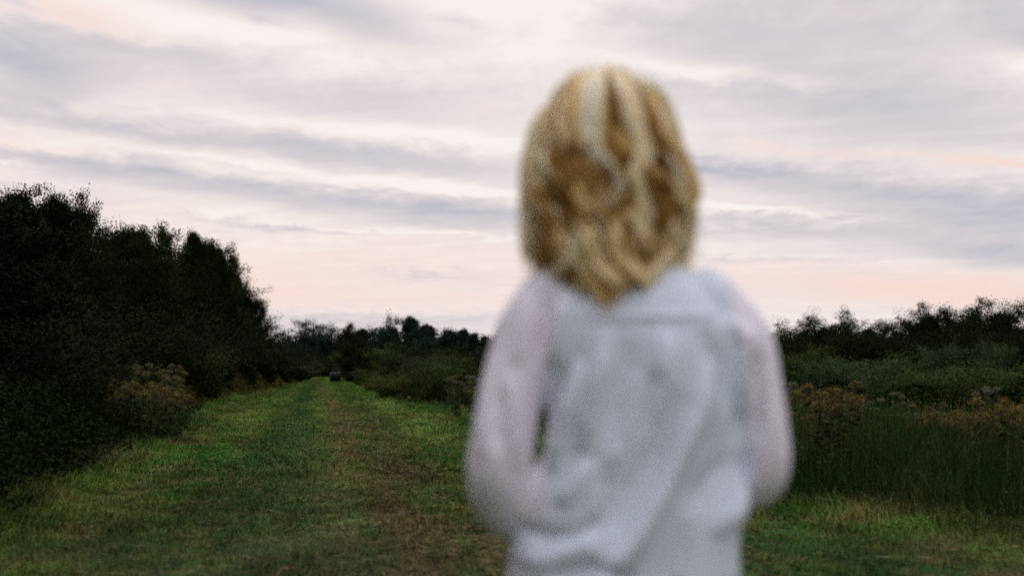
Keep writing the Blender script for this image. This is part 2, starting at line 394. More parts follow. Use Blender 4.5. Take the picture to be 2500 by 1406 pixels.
# ------------------------------------------------------------------ tall verge growth
def verge(name, zones, mat, label, leafy=.5, lsz=3.6):
    parts, rn = [], []
    for d0, d1, fx0, fx1, n, h0, h1, ww in zones:
        p2 = scatter(n, d0, d1, fx0, fx1)
        cl = .72 + .5 * (np.sin(p2[:, 0] * 1.7 + 2 * np.sin(p2[:, 1] * .8)) * np.sin(p2[:, 1] * 1.3 + p2[:, 0] * .6) * .5 + .5)
        base = np.column_stack([p2, ground_z(p2[:, 0], p2[:, 1]) - .02])
        fx = fx0(p2[:, 1]); ed = np.clip(np.minimum(abs(p2[:, 0] - fx), abs(fx1(p2[:, 1]) - p2[:, 0])) / 1.1, .18, 1)
        h = (h0 + (h1 - h0) * rng.random(n)) * cl * ed
        V, Fq, idx = ribbons_geo(base, h, rng.uniform(0, 2 * PI, n), rng.uniform(.05, .75, n) ** 1.3, ww * rng.uniform(.6, 1.5, n), 4, rng.uniform(-.9, .9, n))
        parts.append((V, Fq)); rn.append(rng.random(n)[idx])
        m_ = int(n * leafy)
        if m_:
            s = rng.integers(0, n, m_); k = 12
            t = rng.random((m_, k)) ** .6
            c = base[s][:, None, :] + np.stack([rng.normal(0, .07, (m_, k)), rng.normal(0, .07, (m_, k)), t * h[s][:, None] * .95], -1)
            c = c.reshape(-1, 3)
            a = rng.uniform(0, 2 * PI, len(c)); ax = norm(np.column_stack([np.cos(a), np.sin(a), rng.uniform(-.3, .9, len(c))]))
            V, Fq = leaves_geo(c, ax, ww * lsz * rng.uniform(.5, 1.3, len(c)), .3)
            parts.append((V, Fq)); rn.append(rng.random(len(c)))
    V, Fq = merge(parts)
    o = mesh_np(name, V, Fq, mat, np.concatenate(rn)); tag(o, label, 'undergrowth', kind='stuff')
    return o
verge('tall_grass', [
    (3, 12, lambda d: Rx(d), lambda d: Rx(d) + 5, 24000, .4, .95, .007),
    (12, 20, lambda d: Rx(d), lambda d: Rx(d) + 6, 34000, .4, .92, .009),
    (20, 34, lambda d: Rx(d), lambda d: Rx(d) + 6.5, 20000, .35, .85, .015),
    ], M['reed'], 'tall green grass and reeds standing along the right verge', .12, 3.0)
verge('verge_weeds', [
    (34, 60, lambda d: Rx(d), lambda d: Rx(d) + 6, 11000, .5, 1.0, .022),
    (60, 120, lambda d: Rx(d), lambda d: Rx(d) + 6, 9000, .7, 1.3, .04),
    (120, 345, lambda d: Rx(d), lambda d: Rx(d) + 8, 9000, .8, 1.6, .09),
    ], M['weed_dark'], 'dark green weeds edging the right side of the mown track', .8)
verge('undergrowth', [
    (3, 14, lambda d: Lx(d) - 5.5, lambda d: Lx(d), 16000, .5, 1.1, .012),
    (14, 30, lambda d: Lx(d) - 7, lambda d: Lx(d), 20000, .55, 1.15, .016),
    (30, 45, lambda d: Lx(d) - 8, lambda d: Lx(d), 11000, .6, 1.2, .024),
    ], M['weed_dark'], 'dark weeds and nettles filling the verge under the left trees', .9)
verge('rusty_weeds', [
    (44, 80, lambda d: Lx(d) - 7, lambda d: Lx(d), 15000, .7, 1.5, .030),
    (80, 150, lambda d: Lx(d) - 8, lambda d: Lx(d), 10000, .8, 1.6, .055),
    (150, 345, lambda d: Lx(d) - 9, lambda d: Lx(d), 8000, .9, 1.8, .10),
    ], M['weed_rust'], 'brownish rusty weeds along the left edge of the far track', .8)

# ------------------------------------------------------------------ trees
def tree_geo(seed, h, w_, leaf, nlimb=40, ntwig=10, nleaf=40, shape='oval', low=.1, sprig=14, clump=.075, fill=9000):
    global rng
    save = rng; rng = np.random.default_rng(seed)
    r = rng
    zs = np.linspace(0, h * .93, 9)
    tr = np.column_stack([np.cumsum(r.normal(0, .03 * w_, 9)) * .5, np.cumsum(r.normal(0, .03 * w_, 9)) * .5, zs]); tr[0, :2] = 0
    wood = [tube(tr, np.linspace(h * .016 + .02, .015, 9), 8)]
    def env(t):
        if shape == 'cone': return (1 - t) ** .85 * .95 + .06
        if shape == 'round': return math.sqrt(max(0, 1 - (2 * t - .95) ** 2 * .95)) * .98 + .02
        if shape == 'spire': return (1 - t) ** .6 * (0.55 + .45 * t) + .05
        return (math.sin(PI * min(1, (t * .86 + .12))) ** .7) * (1.0 - .25 * t) + .02
    C, A, S, HN = [], [], [], []
    shootC = []
    for i in range(nlimb):
        t = low + (1 - low) * ((i + .5) / nlimb) ** .78
        zt = t * h * .9
        p0 = np.array([np.interp(zt, zs, tr[:, 0]), np.interp(zt, zs, tr[:, 1]), zt])
        az_ = i * 2.39996 + r.normal(0, .35)
        elv = math.radians(8 + 62 * t ** 1.4 + r.normal(0, 9))
        L = env(t) * w_ * .5 * r.uniform(.72, 1.18) / max(.62, math.cos(elv))
        if t > .8: L = min(max(L, h * .05 * r.uniform(.6, 1.4)), h * .10)
        dv = np.array([math.cos(az_) * math.cos(elv), math.sin(az_) * math.cos(elv), math.sin(elv)])
        ss = np.linspace(0, 1, 5)[:, None]
        lp = p0 + dv * L * ss + np.array([0, 0, 1.0]) * (L * .15) * ss ** 2 + r.normal(0, .03 * L, (5, 3)) * ss
        wood.append(tube(lp, np.linspace(.006 + .006 * L, .004, 5), 5, caps=False))
        for j in range(ntwig):
            s = 1.0 if j == 0 else (.72 if j == 1 else r.uniform(.25, 1.0))
            q0 = np.array([np.interp(s, ss[:, 0], lp[:, a_]) for a_ in range(3)])
            tl = max(.2, L * r.uniform(.12, .40)) * (j > 0) + .05
            td = dv * .6 + r.normal(0, .6, 3) + np.array([0, 0, .4]); td /= np.linalg.norm(td)
            m_ = int(nleaf * r.uniform(.6, 1.4))
            cr = w_ * clump * r.uniform(.6, 1.25)
            pts = q0 + td * tl * r.uniform(.3, 1.1, (m_, 1)) + np.clip(r.normal(0, .62, (m_, 3)), -.95, .95) * cr * [1, 1, .85]
            C.append(pts); A.append(np.tile(td * .5, (m_, 1)) + r.normal(0, .8, (m_, 3)) + np.array([0, 0, .1])); S.append(leaf * r.uniform(.6, 1.25, m_)); HN.append(norm(norm(pts - q0 - td * tl * .7) + norm(pts - [0, 0, zt * .8]) * .5 + [0, 0, .55]))
    # inner mass
    m_ = fill; t_ = low * .5 + (1 - low * .5) * r.random(m_) ** .9 * .93; a_ = r.uniform(0, 2 * PI, m_)
    R_ = np.array([env(x_) for x_ in t_]) * w_ * .5 * .86 * np.sqrt(r.random(m_))
    C.append(np.column_stack([np.cos(a_) * R_, np.sin(a_) * R_, t_ * h * .9])); A.append(r.normal(0, 1, (m_, 3))); S.append(leaf * 1.7 * r.uniform(.7, 1.3, m_)); HN.append(norm(r.normal(0, 1, (m_, 3))))
    # upright shoots that break the outline
    for i in range(sprig):
        t = r.uniform(.45, 1.0); a_ = r.uniform(0, 2 * PI); R = env(t) * w_ * .5 * r.uniform(.3, .85)
        p0 = np.array([math.cos(a_) * R, math.sin(a_) * R, t * h * .9 if t < .85 else h * .86])
        if i == 0: p0 = np.array([tr[-1, 0], tr[-1, 1], h * .88])
        L = h * r.uniform(.035, .085)
        dv = np.array([r.normal(0, .22), r.normal(0, .22), 1.0]); dv /= np.linalg.norm(dv)
        lp = p0 - dv * L * .5 + dv * (L * 1.5) * np.linspace(0, 1, 5)[:, None] + r.normal(0, .02 * L, (5, 3))
        wood.append(tube(lp, np.linspace(.016, .005, 5), 4, caps=False))
        for b_ in range(3):
            m_ = int(nleaf * .95)
            f = r.random(m_) ** .9
            off = r.normal(0, .25, 3) * (b_ > 0)
            dd = dv + off * 1.2; st = p0 - dv * L * .5 + dv * L * (.45 * b_)
            pts = st + dd * L * (1.5 - .45 * b_) * f[:, None] + r.normal(0, .075 * L + .02, (m_, 3)) * (1.25 - f[:, None])
            C.append(pts); A.append(np.tile(dv * .8, (m_, 1)) + r.normal(0, .7, (m_, 3))); S.append(leaf * r.uniform(.6, 1.15, m_)); HN.append(norm(norm(pts - p0) + [0, 0, .5]))
    C = np.concatenate(C); A = norm(np.concatenate(A)); S = np.concatenate(S); HN = np.concatenate(HN)
    keep = C[:, 2] > .05
    C, A, S, HN = C[keep], A[keep], S[keep], HN[keep]
    Vl, Fl = leaves_geo(C, A, S, .38, HN)
    rnd = np.clip(r.random(len(C)) * .8 + .2 * np.sin(C[:, 0] * 2.1 + C[:, 2] * 1.7) + .05, 0, 1)
    rng = save
    return merge(wood), (Vl, Fl), rnd
def make_tree(name, seed, h, w_, leaf, mat, wood_mat='bark', qt=.999, **kw):
    (Vw, Fw), (Vl, Fl), rnd = tree_geo(seed, h, w_, leaf, **kw)
    root = empty(name, (0, 0, 0))
    mesh_np('trunk' if name.endswith('tree') else 'stem', Vw, Fw, M[wood_mat], parent=root)
    mesh_np('crown' if name.endswith('tree') else 'foliage', Vl, Fl, mat, rnd, parent=root)
    root['h'] = float(np.quantile(Vl[:, 2], qt)); root['w'] = w_
    return root
P = {
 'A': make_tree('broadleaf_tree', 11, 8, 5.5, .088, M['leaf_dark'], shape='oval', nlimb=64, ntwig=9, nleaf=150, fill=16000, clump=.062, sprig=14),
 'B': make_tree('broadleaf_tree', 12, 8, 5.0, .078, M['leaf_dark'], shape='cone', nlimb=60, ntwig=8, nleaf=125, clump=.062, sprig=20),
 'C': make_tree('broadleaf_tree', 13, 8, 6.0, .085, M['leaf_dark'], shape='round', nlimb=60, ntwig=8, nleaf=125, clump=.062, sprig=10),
 'S': make_tree('sparse_tree', 14, 7, 3.2, .09, M['leaf_mid'], shape='oval', nlimb=34, ntwig=5, nleaf=36, sprig=12, fill=900, clump=.09),
 'F': make_tree('round_tree', 15, 11, 13, .28, M['leaf_haze'], shape='round', nlimb=80, ntwig=9, nleaf=95, sprig=12, low=.04, fill=26000, qt=.99),
 'P': make_tree('poplar_tree', 16, 8, 2.8, .16, M['leaf_haze'], shape='spire', nlimb=60, ntwig=6, nleaf=40, sprig=8, clump=.11),
 'D': make_tree('broadleaf_tree', 17, 7, 6.5, .17, M['leaf_haze'], shape='oval', nlimb=60, ntwig=8, nleaf=60, sprig=16, qt=.993, fill=12000),
 'R': make_tree('broadleaf_tree', 18, 5.5, 5.0, .095, M['leaf_dark'], shape='round', nlimb=60, ntwig=8, nleaf=80, sprig=8, clump=.07, qt=.994),
 'Q': make_tree('broadleaf_tree', 19, 5.5, 4.6, .095, M['leaf_dark'], shape='oval', nlimb=60, ntwig=8, nleaf=80, sprig=10, clump=.07, qt=.994),
 'U': make_tree('bush', 21, 2.4, 3.0, .065, M['leaf_dark'], shape='round', nlimb=50, ntwig=8, nleaf=50, low=.02, sprig=16),
 'V': make_tree('bush', 22, 2.2, 3.0, .065, M['leaf_mid'], shape='round', nlimb=50, ntwig=8, nleaf=50, low=.02, sprig=26),
 'Y': make_tree('bush', 23, 2.0, 2.8, .05, M['leaf_yellow'], shape='round', nlimb=50, ntwig=8, nleaf=50, low=.02, sprig=30),
 'G': make_tree('bush', 24, 2.3, 2.8, .06, M['leaf_grey'], shape='oval', nlimb=50, ntwig=8, nleaf=46, low=.02, sprig=30),
}
used = set()
def put(kind, px, ytop, d, width, label, cat, group=None, rz=None):
    root = P[kind]
    t = root if kind not in used else copy_tree(root)
    used.add(kind)
    h = max(1.0, H(ytop, d)); x = X(px, d)
    t.location = (x, d, -.03)
    sxy = width / root['w']
    t.scale = (sxy, sxy, h / root['h'])
    t.rotation_euler = (0, 0, rz if rz is not None else random.uniform(0, 6.28))
    for key in ('label', 'category', 'group'):
        if key in t: del t[key]
    tag(t, label, cat, group)
    return t
GL = 'trees of the dark wood left of the track'
left = [
 ('A', -190, 470, 24, 5.0, 'dark tree past the photo edge, closest of the left wood to the viewer'),
 ('B', -60, 500, 31, 4.6, 'dark tree cut off by the left photo edge beside the tallest crowns'),
 ('B', 32, 470, 37, 4.2, 'dark pointed tree with twin shoots at the far left corner of the wood'),
 ('C', 88, 535, 42, 4.2, 'low dark crown in the dip between the two tallest left trees'),
 ('A', 146, 466, 45, 3.5, 'tallest tree of the left wood, feathery crown standing above its neighbours'),
 ('C', 212, 572, 53, 4.6, 'rounded dark crown just right of the tallest left tree'),
 ('A', 296, 545, 60, 5.0, 'broad bushy crown after the first gap in the left wood'),
 ('B', 345, 566, 67, 4.5, 'dark crown right of the broad bushy one in the left wood'),
 ('S', 400, 540, 74, 2.8, 'thin shoot-like tree poking above the middle of the left wood'),
 ('C', 436, 578, 82, 4.8, 'rounded crown right of the thin poking tree in the left wood'),
 ('B', 470, 566, 92, 4.6, 'pointed crown in the right half of the left wood'),
 ('A', 500, 582, 104, 5.0, 'dark crown left of the shoulder where the left wood drops away'),
 ('B', 534, 606, 118, 5.0, 'tall crown on the shoulder where the left wood slopes down'),
 ('S', 566, 612, 126, 3.4, 'loose see-through tree on the edge of the sloping left wood'),
 ('B', 572, 668, 140, 6.0, 'dark tree halfway down the sloping right end of the left wood'),
 ('A', 600, 722, 158, 6.0, 'spiky tree low on the sloping right end of the left wood'),
 ('C', 628, 778, 178, 6.5, 'last small dark tree at the right end of the left wood'),
]
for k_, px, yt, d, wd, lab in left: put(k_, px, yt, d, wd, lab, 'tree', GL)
for q, (px, yt, d) in enumerate([(-20, 590, 50), (60, 600, 56), (130, 590, 60), (190, 610, 66), (250, 615, 72), (320, 610, 82), (385, 620, 92), (450, 630, 104), (500, 650, 122), (545, 700, 140), (590, 780, 170)]):
    put('ACB'[q % 3], px, yt, d, 7.0 + q * .25, 'dark tree in the back rows of the left wood, hidden but for glimpses', 'tree', 'back rows of the left wood')
# unseen trees added left of and behind the viewer to shade the near verge
for q, (x_, y_, h_) in enumerate([(-11.0, 12, 9), (-7.9, 6.2, 9.5), (-6.7, 1.0, 9.5), (-6.8, -4.5, 10)]):
    t = copy_tree(P['ACBA'[q]]); t.location = (x_, y_, 0); s_ = h_ / 8; t.scale = (s_ * 1.25, s_ * 1.25, s_); t.rotation_euler = (0, 0, q * 1.7)
    tag(t, 'unseen dark tree added beyond the left photo edge shading the near verge', 'tree', 'added shade trees beyond the left photo edge')
for q, (px, yt, d, wd) in enumerate([(-60, 720, 22, 3.6), (20, 730, 27, 4), (90, 740, 31, 4), (170, 700, 38, 4.5), (240, 740, 42, 4.2), (320, 720, 50, 5), (385, 760, 54, 4.6), (450, 740, 66, 5.5), (520, 770, 80, 6), (570, 800, 96, 7), (620, 830, 120, 8), (665, 850, 150, 9)]):
    put('U', px, yt, d, wd, 'dark bush under the left wood, ' + ['cut by the left photo edge', 'under the twin shooted corner tree', 'under the low crown left of the tallest tree', 'under the tallest left tree', 'under the rounded crown right of the tallest tree', 'under the broad bushy crown', 'left of the greener bush', 'under the thin poking tree', 'right of the greener bush', 'under the shoulder of the wood', 'under the loose see-through tree', 'at its far right end'][q], 'bush', 'bushes along the foot of the left wood')
put('V', 455, 835, 54, 3.2, 'greener bush standing in front of the dark left wood', 'bush')
put('G', 258, 868, 33, 1.5, 'small bluish green bush in the weeds at the foot of the left wood', 'bush')
put('V', 700, 885, 200, 9, 'low green bush at the far left corner of the track', 'bush')
center = [
 ('F', 735, 797, 360, 17, 'large round haze tinted tree at the far left end of the track', 'tree'),
 ('F', 806, 803, 366, 14, 'round haze tinted tree touching the large round one at the far end', 'tree'),
 ('F', 690, 838, 300, 11, 'lower round tree half hidden behind the end of the left wood', 'tree'),
 ('S', 852, 786, 205, 4.0, 'thin wispy treetop above the trees behind the black bale', 'tree'),
 ('A', 880, 800, 190, 7.0, 'dark tree under the wispy treetop behind the black bale', 'tree'),
 ('C', 915, 806, 182, 7.0, 'dark tree between the wispy treetop and the taller grove right of it', 'tree'),
 ('D', 955, 779, 170, 6.0, 'tallest blunt crown of the grove right of the bale', 'tree'),
 ('P', 1002, 774, 164, 3.6, 'pointed tree at the top of the grove right of the bale', 'tree'),
 ('P', 1040, 792, 158, 4.2, 'poplar just right of the pointed tree atop the grove', 'tree'),
 ('D', 1062, 806, 152, 6.5, 'blunt dark tree between the poplars right of the grove top', 'tree'),
 ('P', 1098, 806, 148, 4.0, 'poplar left of the last notch before the person', 'tree'),
 ('P', 1132, 803, 144, 2.4, 'narrow poplar right of the notch near the person', 'tree'),
 ('P', 1158, 812, 142, 2.6, 'second narrow poplar beside the person\'s left sleeve', 'tree'),
 ('P', 1183, 820, 140, 2.6, 'last narrow poplar touching the person\'s left sleeve', 'tree'),
]
for k_, px, yt, d, wd, lab, c_ in center: put(k_, px, yt, d, wd, lab, c_, 'trees at the far end of the track')
for q, (px, yt, d, wd) in enumerate([(745, 874, 338, 13), (780, 880, 345, 13), (815, 876, 342, 13), (845, 882, 336, 12), (715, 876, 300, 12), (690, 862, 255, 9), (730, 868, 345, 13), (775, 864, 352, 14), (820, 860, 350, 13), (868, 862, 262, 9), (895, 850, 215, 9), (925, 845, 190, 9), (960, 835, 165, 8), (1010, 830, 150, 8), (1060, 835, 140, 8), (1110, 840, 128, 8), (1160, 845, 120, 7), (1215, 840, 115, 7)]):
    put('UV'[q % 3 == 1], px, yt, d, wd, 'dark bush of the thicket closing the far end of the track', 'bush', 'thicket at the far end of the track')
for q, px in enumerate(range(1240, 1860, 70)):
    put('DAPC'[q % 4], px, 800 + 8 * math.sin(q * 2), 132 - q * 4, 6.0, 'dark tree of the far row standing behind the person', 'tree', 'far row behind the person')
cb = [('Y', 985, 886, 60, 2.7, 'yellow green bush at the right edge of the track'), ('Y', 935, 900, 82, 2.6, 'smaller yellowish bush further along the right edge of the track'),
      ('G', 1050, 862, 72, 3.5, 'grey green bush behind the yellow green one'), ('V', 1085, 882, 50, 2.2, 'green bush right of the yellow green one near the person'),
      ('V', 1150, 858, 49, 2.6, 'green bush beside the person\'s left sleeve'), ('V', 905, 893, 120, 3.4, 'green bush right of the black bale'),
      ('U', 880, 898, 158, 4.0, 'dark low bush just beyond the right side of the bale'), ('U', 1000, 858, 95, 5, 'dark bush above the yellow green one')]
for k_, px, yt, d, wd, lab in cb: put(k_, px, yt, d, wd, lab, 'bush')
right = [
 ('R', 1895, 784, 96, 5.5, 'dark crown just right of the person\'s right shoulder'),
 ('R', 1966, 765, 92, 5.5, 'rounded highest crown of the trees nearest the person on the right'),
 ('Q', 2016, 781, 92, 4.5, 'dark crown sloping down right of the rounded highest one'),
 ('Q', 2072, 802, 90, 4.5, 'low crown at the dip in the right tree line'),
 ('Q', 2120, 787, 86, 3.8, 'small pointed crown rising just after the dip on the right'),
 ('R', 2168, 768, 84, 4.6, 'rounded crown after the dip in the right tree line'),
 ('R', 2222, 766, 83, 4.4, 'dark crown left of the open topped tree on the right'),
 ('Q', 2275, 749, 80, 4.4, 'tall open topped tree in the right tree line'),
 ('Q', 2340, 764, 80, 4.0, 'lower crown between the two tallest right trees'),
 ('S', 2385, 752, 78, 3.4, 'loose leafed treetop left of the tallest right tree'),
 ('Q', 2446, 740, 74, 4.6, 'tallest bushy tree of the right tree line'),
 ('R', 2510, 744, 72, 4.8, 'dark crown cut by the right photo edge'),
 ('Q', 2590, 735, 70, 5.2, 'dark tree just past the right photo edge'),
]
for k_, px, yt, d, wd, lab in right: put(k_, px, yt, d, wd, lab, 'tree', 'tree line on the right')
for q, px in enumerate(range(1860, 2620, 62)):
    put('U', px, 812 - 6 * math.sin(q * 1.9) - q * 1.5, 70 - q * .6, 5.0, 'dark bush under the right tree line, ' + ['behind the person\'s right sleeve', 'under the crown at the person\'s right shoulder', 'under the rounded highest crown', 'under the down sloping crown', 'in the dip of the tree line', 'just after the dip', 'under the rounded crown after the dip', 'left of the open topped tree', 'under the open topped tree', 'under the lower crown', 'under the loose leafed treetop', 'under the tallest tree', 'at the right photo edge'][q], 'bush', 'bushes under the right tree line')
rb = [('V', 1935, 846, 52, 3.2, 'mid green bush beside the person\'s right sleeve'), ('Y', 1985, 838, 58, 3.0, 'faintly yellow bush near the person\'s right sleeve'),
      ('G', 2040, 850, 50, 3.0, 'grey green bush left of the grass clearing'), ('V', 2100, 858, 48, 3.0, 'mid green bush behind the left end of the grass clearing'),
      ('G', 2165, 862, 47, 2.8, 'grey green bush right behind the grass clearing'), ('V', 2235, 868, 46, 3.0, 'mid green bush at the right end of the grass clearing'),
      ('G', 2300, 850, 48, 2.6, 'grey green bush under the open topped tree'), ('V', 2370, 866, 44, 3.0, 'mid green bush behind the brown flowers on the right'),
      ('G', 2430, 846, 46, 2.6, 'pale upright bush below the tallest right tree'), ('V', 2500, 860, 42, 3.2, 'mid green bush at the right photo edge')]
for q, (k_, px, yt, d, wd, lab) in enumerate(rb): put(k_, px, yt + (-16, 12, 22, -8, 14, 24, -18, 16, -22, 8)[q], d + (4, -2, 0, 6, 1, -3, 5, 0, 4, -2)[q], wd * (1, .8, 1.1, 1.25, .7, 1.1, .8, 1.2, .7, 1.1)[q], lab, 'bush', 'bushes in front of the right tree line')
for q, px in enumerate(range(2680, 3700, 120)):
    put('RQ'[q % 2], px, 745 + (q % 3) * 10, 68 - q, 5.2, 'dark tree continuing the right tree line beyond the photo edge', 'tree', 'tree line beyond the right photo edge')
    put('U', px + 40, 815, 58 - q, 4.8, 'dark bush continuing the right thicket beyond the photo edge', 'bush', 'thicket beyond the right photo edge')
# unseen bushes added right of the view to darken the near right ground
for q, (x_, y_, h_) in enumerate([(8.5, 7.5, 2.6), (9.5, 11, 3.0), (10.5, 15, 3.0)]):
    t = copy_tree(P['U']); t.location = (x_, y_, 0); t.scale = (1.2, 1.2, h_ / 2.4); t.rotation_euler = (0, 0, q)
    tag(t, 'unseen dark bush added beyond the right photo edge behind the tall grass', 'bush', 'added shade bushes beyond the right photo edge')

for q, (x_, y_, h_) in enumerate([(8.6, 6, 6.5), (8.4, 0, 7.5)]):  # out-of-view trees put in to shade the lower right
    t = copy_tree(P['CA'[q]]); s_ = h_ / 8; t.location = (x_, y_, 0); t.scale = (s_, s_, s_)
    tag(t, ('lower unseen dark tree added beyond the right photo edge above the tall grass', 'taller unseen dark tree added beyond the right photo edge beside the viewer')[q], 'tree', 'added shade trees beyond the right photo edge')

# ------------------------------------------------------------------ flowering weeds
def make_weed(seed, h, head_mat, spread=.22, nst=6):
    global rng
    save = rng; rng = np.random.default_rng(seed); r = rng
    root = empty('flowering_weed', (0, 0, 0)); root['h'] = h
    st, LC, LA, LS = [], [], [], []
    for i in range(nst):
        a = i * 2.4 + r.normal(0, .3); sp = spread * r.uniform(.3, 1.1); hh = h * r.uniform(.78, 1.0)
        t = np.linspace(0, 1, 6)[:, None]
        pts = np.array([math.cos(a) * .04, math.sin(a) * .04, 0]) + np.concatenate([math.cos(a) * sp * t ** 1.5, math.sin(a) * sp * t ** 1.5, hh * t], 1) + r.normal(0, .008, (6, 3)) * t
        st.append(tube(pts, np.linspace(.006, .0035, 6), 5, caps=False))
        for z in np.arange(.12, .9, .075):
            p = np.array([np.interp(z, t[:, 0], pts[:, k]) for k in range(3)])
            for q in range(3):
                b = r.uniform(0, 2 * PI); LC.append(p); LA.append((math.cos(b), math.sin(b), r.uniform(-.35, .4))); LS.append(r.uniform(.07, .13) * (1.2 - .5 * z))
        top = pts[-1]; c, ax, sz = [], [], []
        for j in range(r.integers(9, 15)):
            b = r.uniform(0, 2 * PI); rr = .075 * math.sqrt(r.random()); e = top + np.array([math.cos(b) * rr, math.sin(b) * rr, .05 - rr * .55 + r.normal(0, .012)])
            st.append(tube(np.array([top - [0, 0, .09], (top - [0, 0, .05] + e) / 2, e]), [.0025, .002, .0015], 4, caps=False))
            m_ = 34
            c.append(e + r.normal(0, .014, (m_, 3)) * [1.2, 1.2, .8]); ax.append(norm(r.normal(0, 1, (m_, 3)) + [0, 0, .8])); sz.append(r.uniform(.008, .018, m_))
        c = np.concatenate(c); V_, F_ = leaves_geo(c, np.concatenate(ax), np.concatenate(sz), .45)
        mesh_np('flower_head', V_, F_, head_mat, r.random(len(c)), parent=root)
    Vs, Fs = merge(st); mesh_np('stem', Vs, Fs, M['stem'], parent=root)
    V_, F_ = leaves_geo(np.array(LC), norm(np.array(LA)), np.array(LS), .2)
    mesh_np('leaves', V_, F_, M['leaf_mid'], r.random(len(LC)), parent=root)
    rng = save
    return root
WD = [make_weed(31, 1.15, M['flower'], .16, 5), make_weed(32, 1.1, M['flower'], .2, 6), make_weed(33, 1.1, M['flower_pale'], .16, 3)]
wused = set()
def weed(k, px, ytop, d, label, group, jitter=0):
    t = WD[k] if k not in wused else copy_tree(WD[k]); wused.add(k)
    h = H(ytop, d); s_ = h / WD[k]['h']
    t.location = (X(px, d), d, -.02); t.scale = (s_, s_, s_) if s_ < 1.2 else (1.15, 1.15, s_); t.rotation_euler = (0, 0, random.uniform(0, 6.28))
    tag(t, label, 'weed', group)
gA = 'brown flowering weeds at the left edge of the track'
for q in range(34):
    d = random.uniform(22, 30); px = random.uniform(262, 460); yt = 915 + abs(px - 350) * .25 + random.uniform(0, 50)
    weed(q % 2, px, yt, d, 'brown headed flowering weed in the clump at the left edge of the track', gA)
for q in range(18):
    d = random.uniform(34, 52); px = random.uniform(320, 1250 + (float(Lx(d)) - .5) / d * F) ; yt = 895 + random.uniform(-8, 30)
    weed((0, 1, 1, 2)[q % 4], px, yt, d, 'faded flowering weed along the foot of the left wood', 'faded weeds along the foot of the left wood')
gB = 'brown flowering weeds among the tall grass on the right'
spots = [(1958, 958), (1975, 968), (2020, 945), (2035, 940), (2050, 952), (2065, 965), (2010, 972), (2045, 985),
         (2240, 985), (2262, 975), (2285, 968), (2310, 966), (2335, 972), (2355, 975), (2380, 978), (2400, 985), (2420, 990), (2300, 990), (2345, 1000), (2375, 1010), (2270, 1005),
         (2450, 985), (2475, 975), (2495, 968), (2490, 1000), (2440, 1015), (2520, 975), (2400, 1020)]
for q, (px, yt) in enumerate(spots):
    weed(q % 2, px, yt + random.uniform(-20, 40), random.uniform(12.5, 17), 'brown headed flowering weed rising from the tall grass on the right', gB)
for q, (px, yt, d) in enumerate([(2140, 972, 22), (2205, 980, 24), (2400, 950, 24), (2412, 945, 25), (1925, 935, 22), (2190, 958, 24)]):
    weed(2, px, yt, d, 'weed with small pale seed heads rising from the tall grass on the right', 'pale headed weeds among the tall grass on the right')
for q in range(14):
    weed((0, 2, 1)[q % 3], random.uniform(1095, 1190), random.uniform(915, 955), random.uniform(34, 44), 'flowering weed beside the track near the person\'s left sleeve', 'weeds near the person\'s left sleeve')

# ------------------------------------------------------------------ wrapped bale
m, t, p, k = bsdf('black bale wrap'); M['wrap'] = m
g = N(t, 'ShaderNodeTexCoord')
t.links.new(k.mix(k.noise(g.outputs['Object'], 3, 4), (.004, .0045, .0045, 1), (.009, .010, .011, 1)), p.inputs['Base Color'])
p.inputs['Roughness'].default_value = .4; p.inputs['Specular IOR Level'].default_value = .04
b = N(t, 'ShaderNodeBump'); b.inputs['Strength'].default_value = .5; b.inputs['Distance'].default_value = .03
mp = N(t, 'ShaderNodeMapping'); mp.inputs['Scale'].default_value = (1.5, 9, 9); t.links.new(g.outputs['Object'], mp.inputs[0])
t.links.new(k.noise(mp.outputs[0], 2.0, 4), b.inputs['Height']); t.links.new(b.outputs[0], p.inputs['Normal'])
d = 172.0; bx = X(819.5, d)
prof = [(-.62, .0), (-.625, .30), (-.62, .47), (-.59, .555), (-.52, .60), (-.3, .617), (0, .625), (.3, .617), (.52, .60), (.59, .555), (.62, .47), (.625, .30), (.62, .0)]
nseg = 40; vv_ = []
for xx, rr in prof:
    for s in range(nseg):
        a = 2 * PI * s / nseg; rad = rr * (1 + .008 * math.sin(5 * a + xx * 7)); z_ = math.sin(a) * rad
        if z_ < -.50: z_ = -.50 + (z_ + .5) * .2
        vv_.append((xx + .006 * math.sin(a * 9), math.cos(a) * rad, z_ + .52))
vv_ = np.array(vv_)
i = np.arange(len(prof) - 1)[:, None] * nseg; j = np.arange(nseg)[None, :]
Fq = np.stack([i + j, i + (j + 1) % nseg, i + nseg + (j + 1) % nseg, i + nseg + j], -1).reshape(-1, 4)
bale = mesh_np('hay_bale', vv_, Fq, M['wrap'], smooth=True); bale.location = (bx, d, 0.0); bale.rotation_euler = (0, 0, math.radians(4))
tag(bale, 'round hay bale in black plastic wrap lying on the far end of the track', 'hay bale')

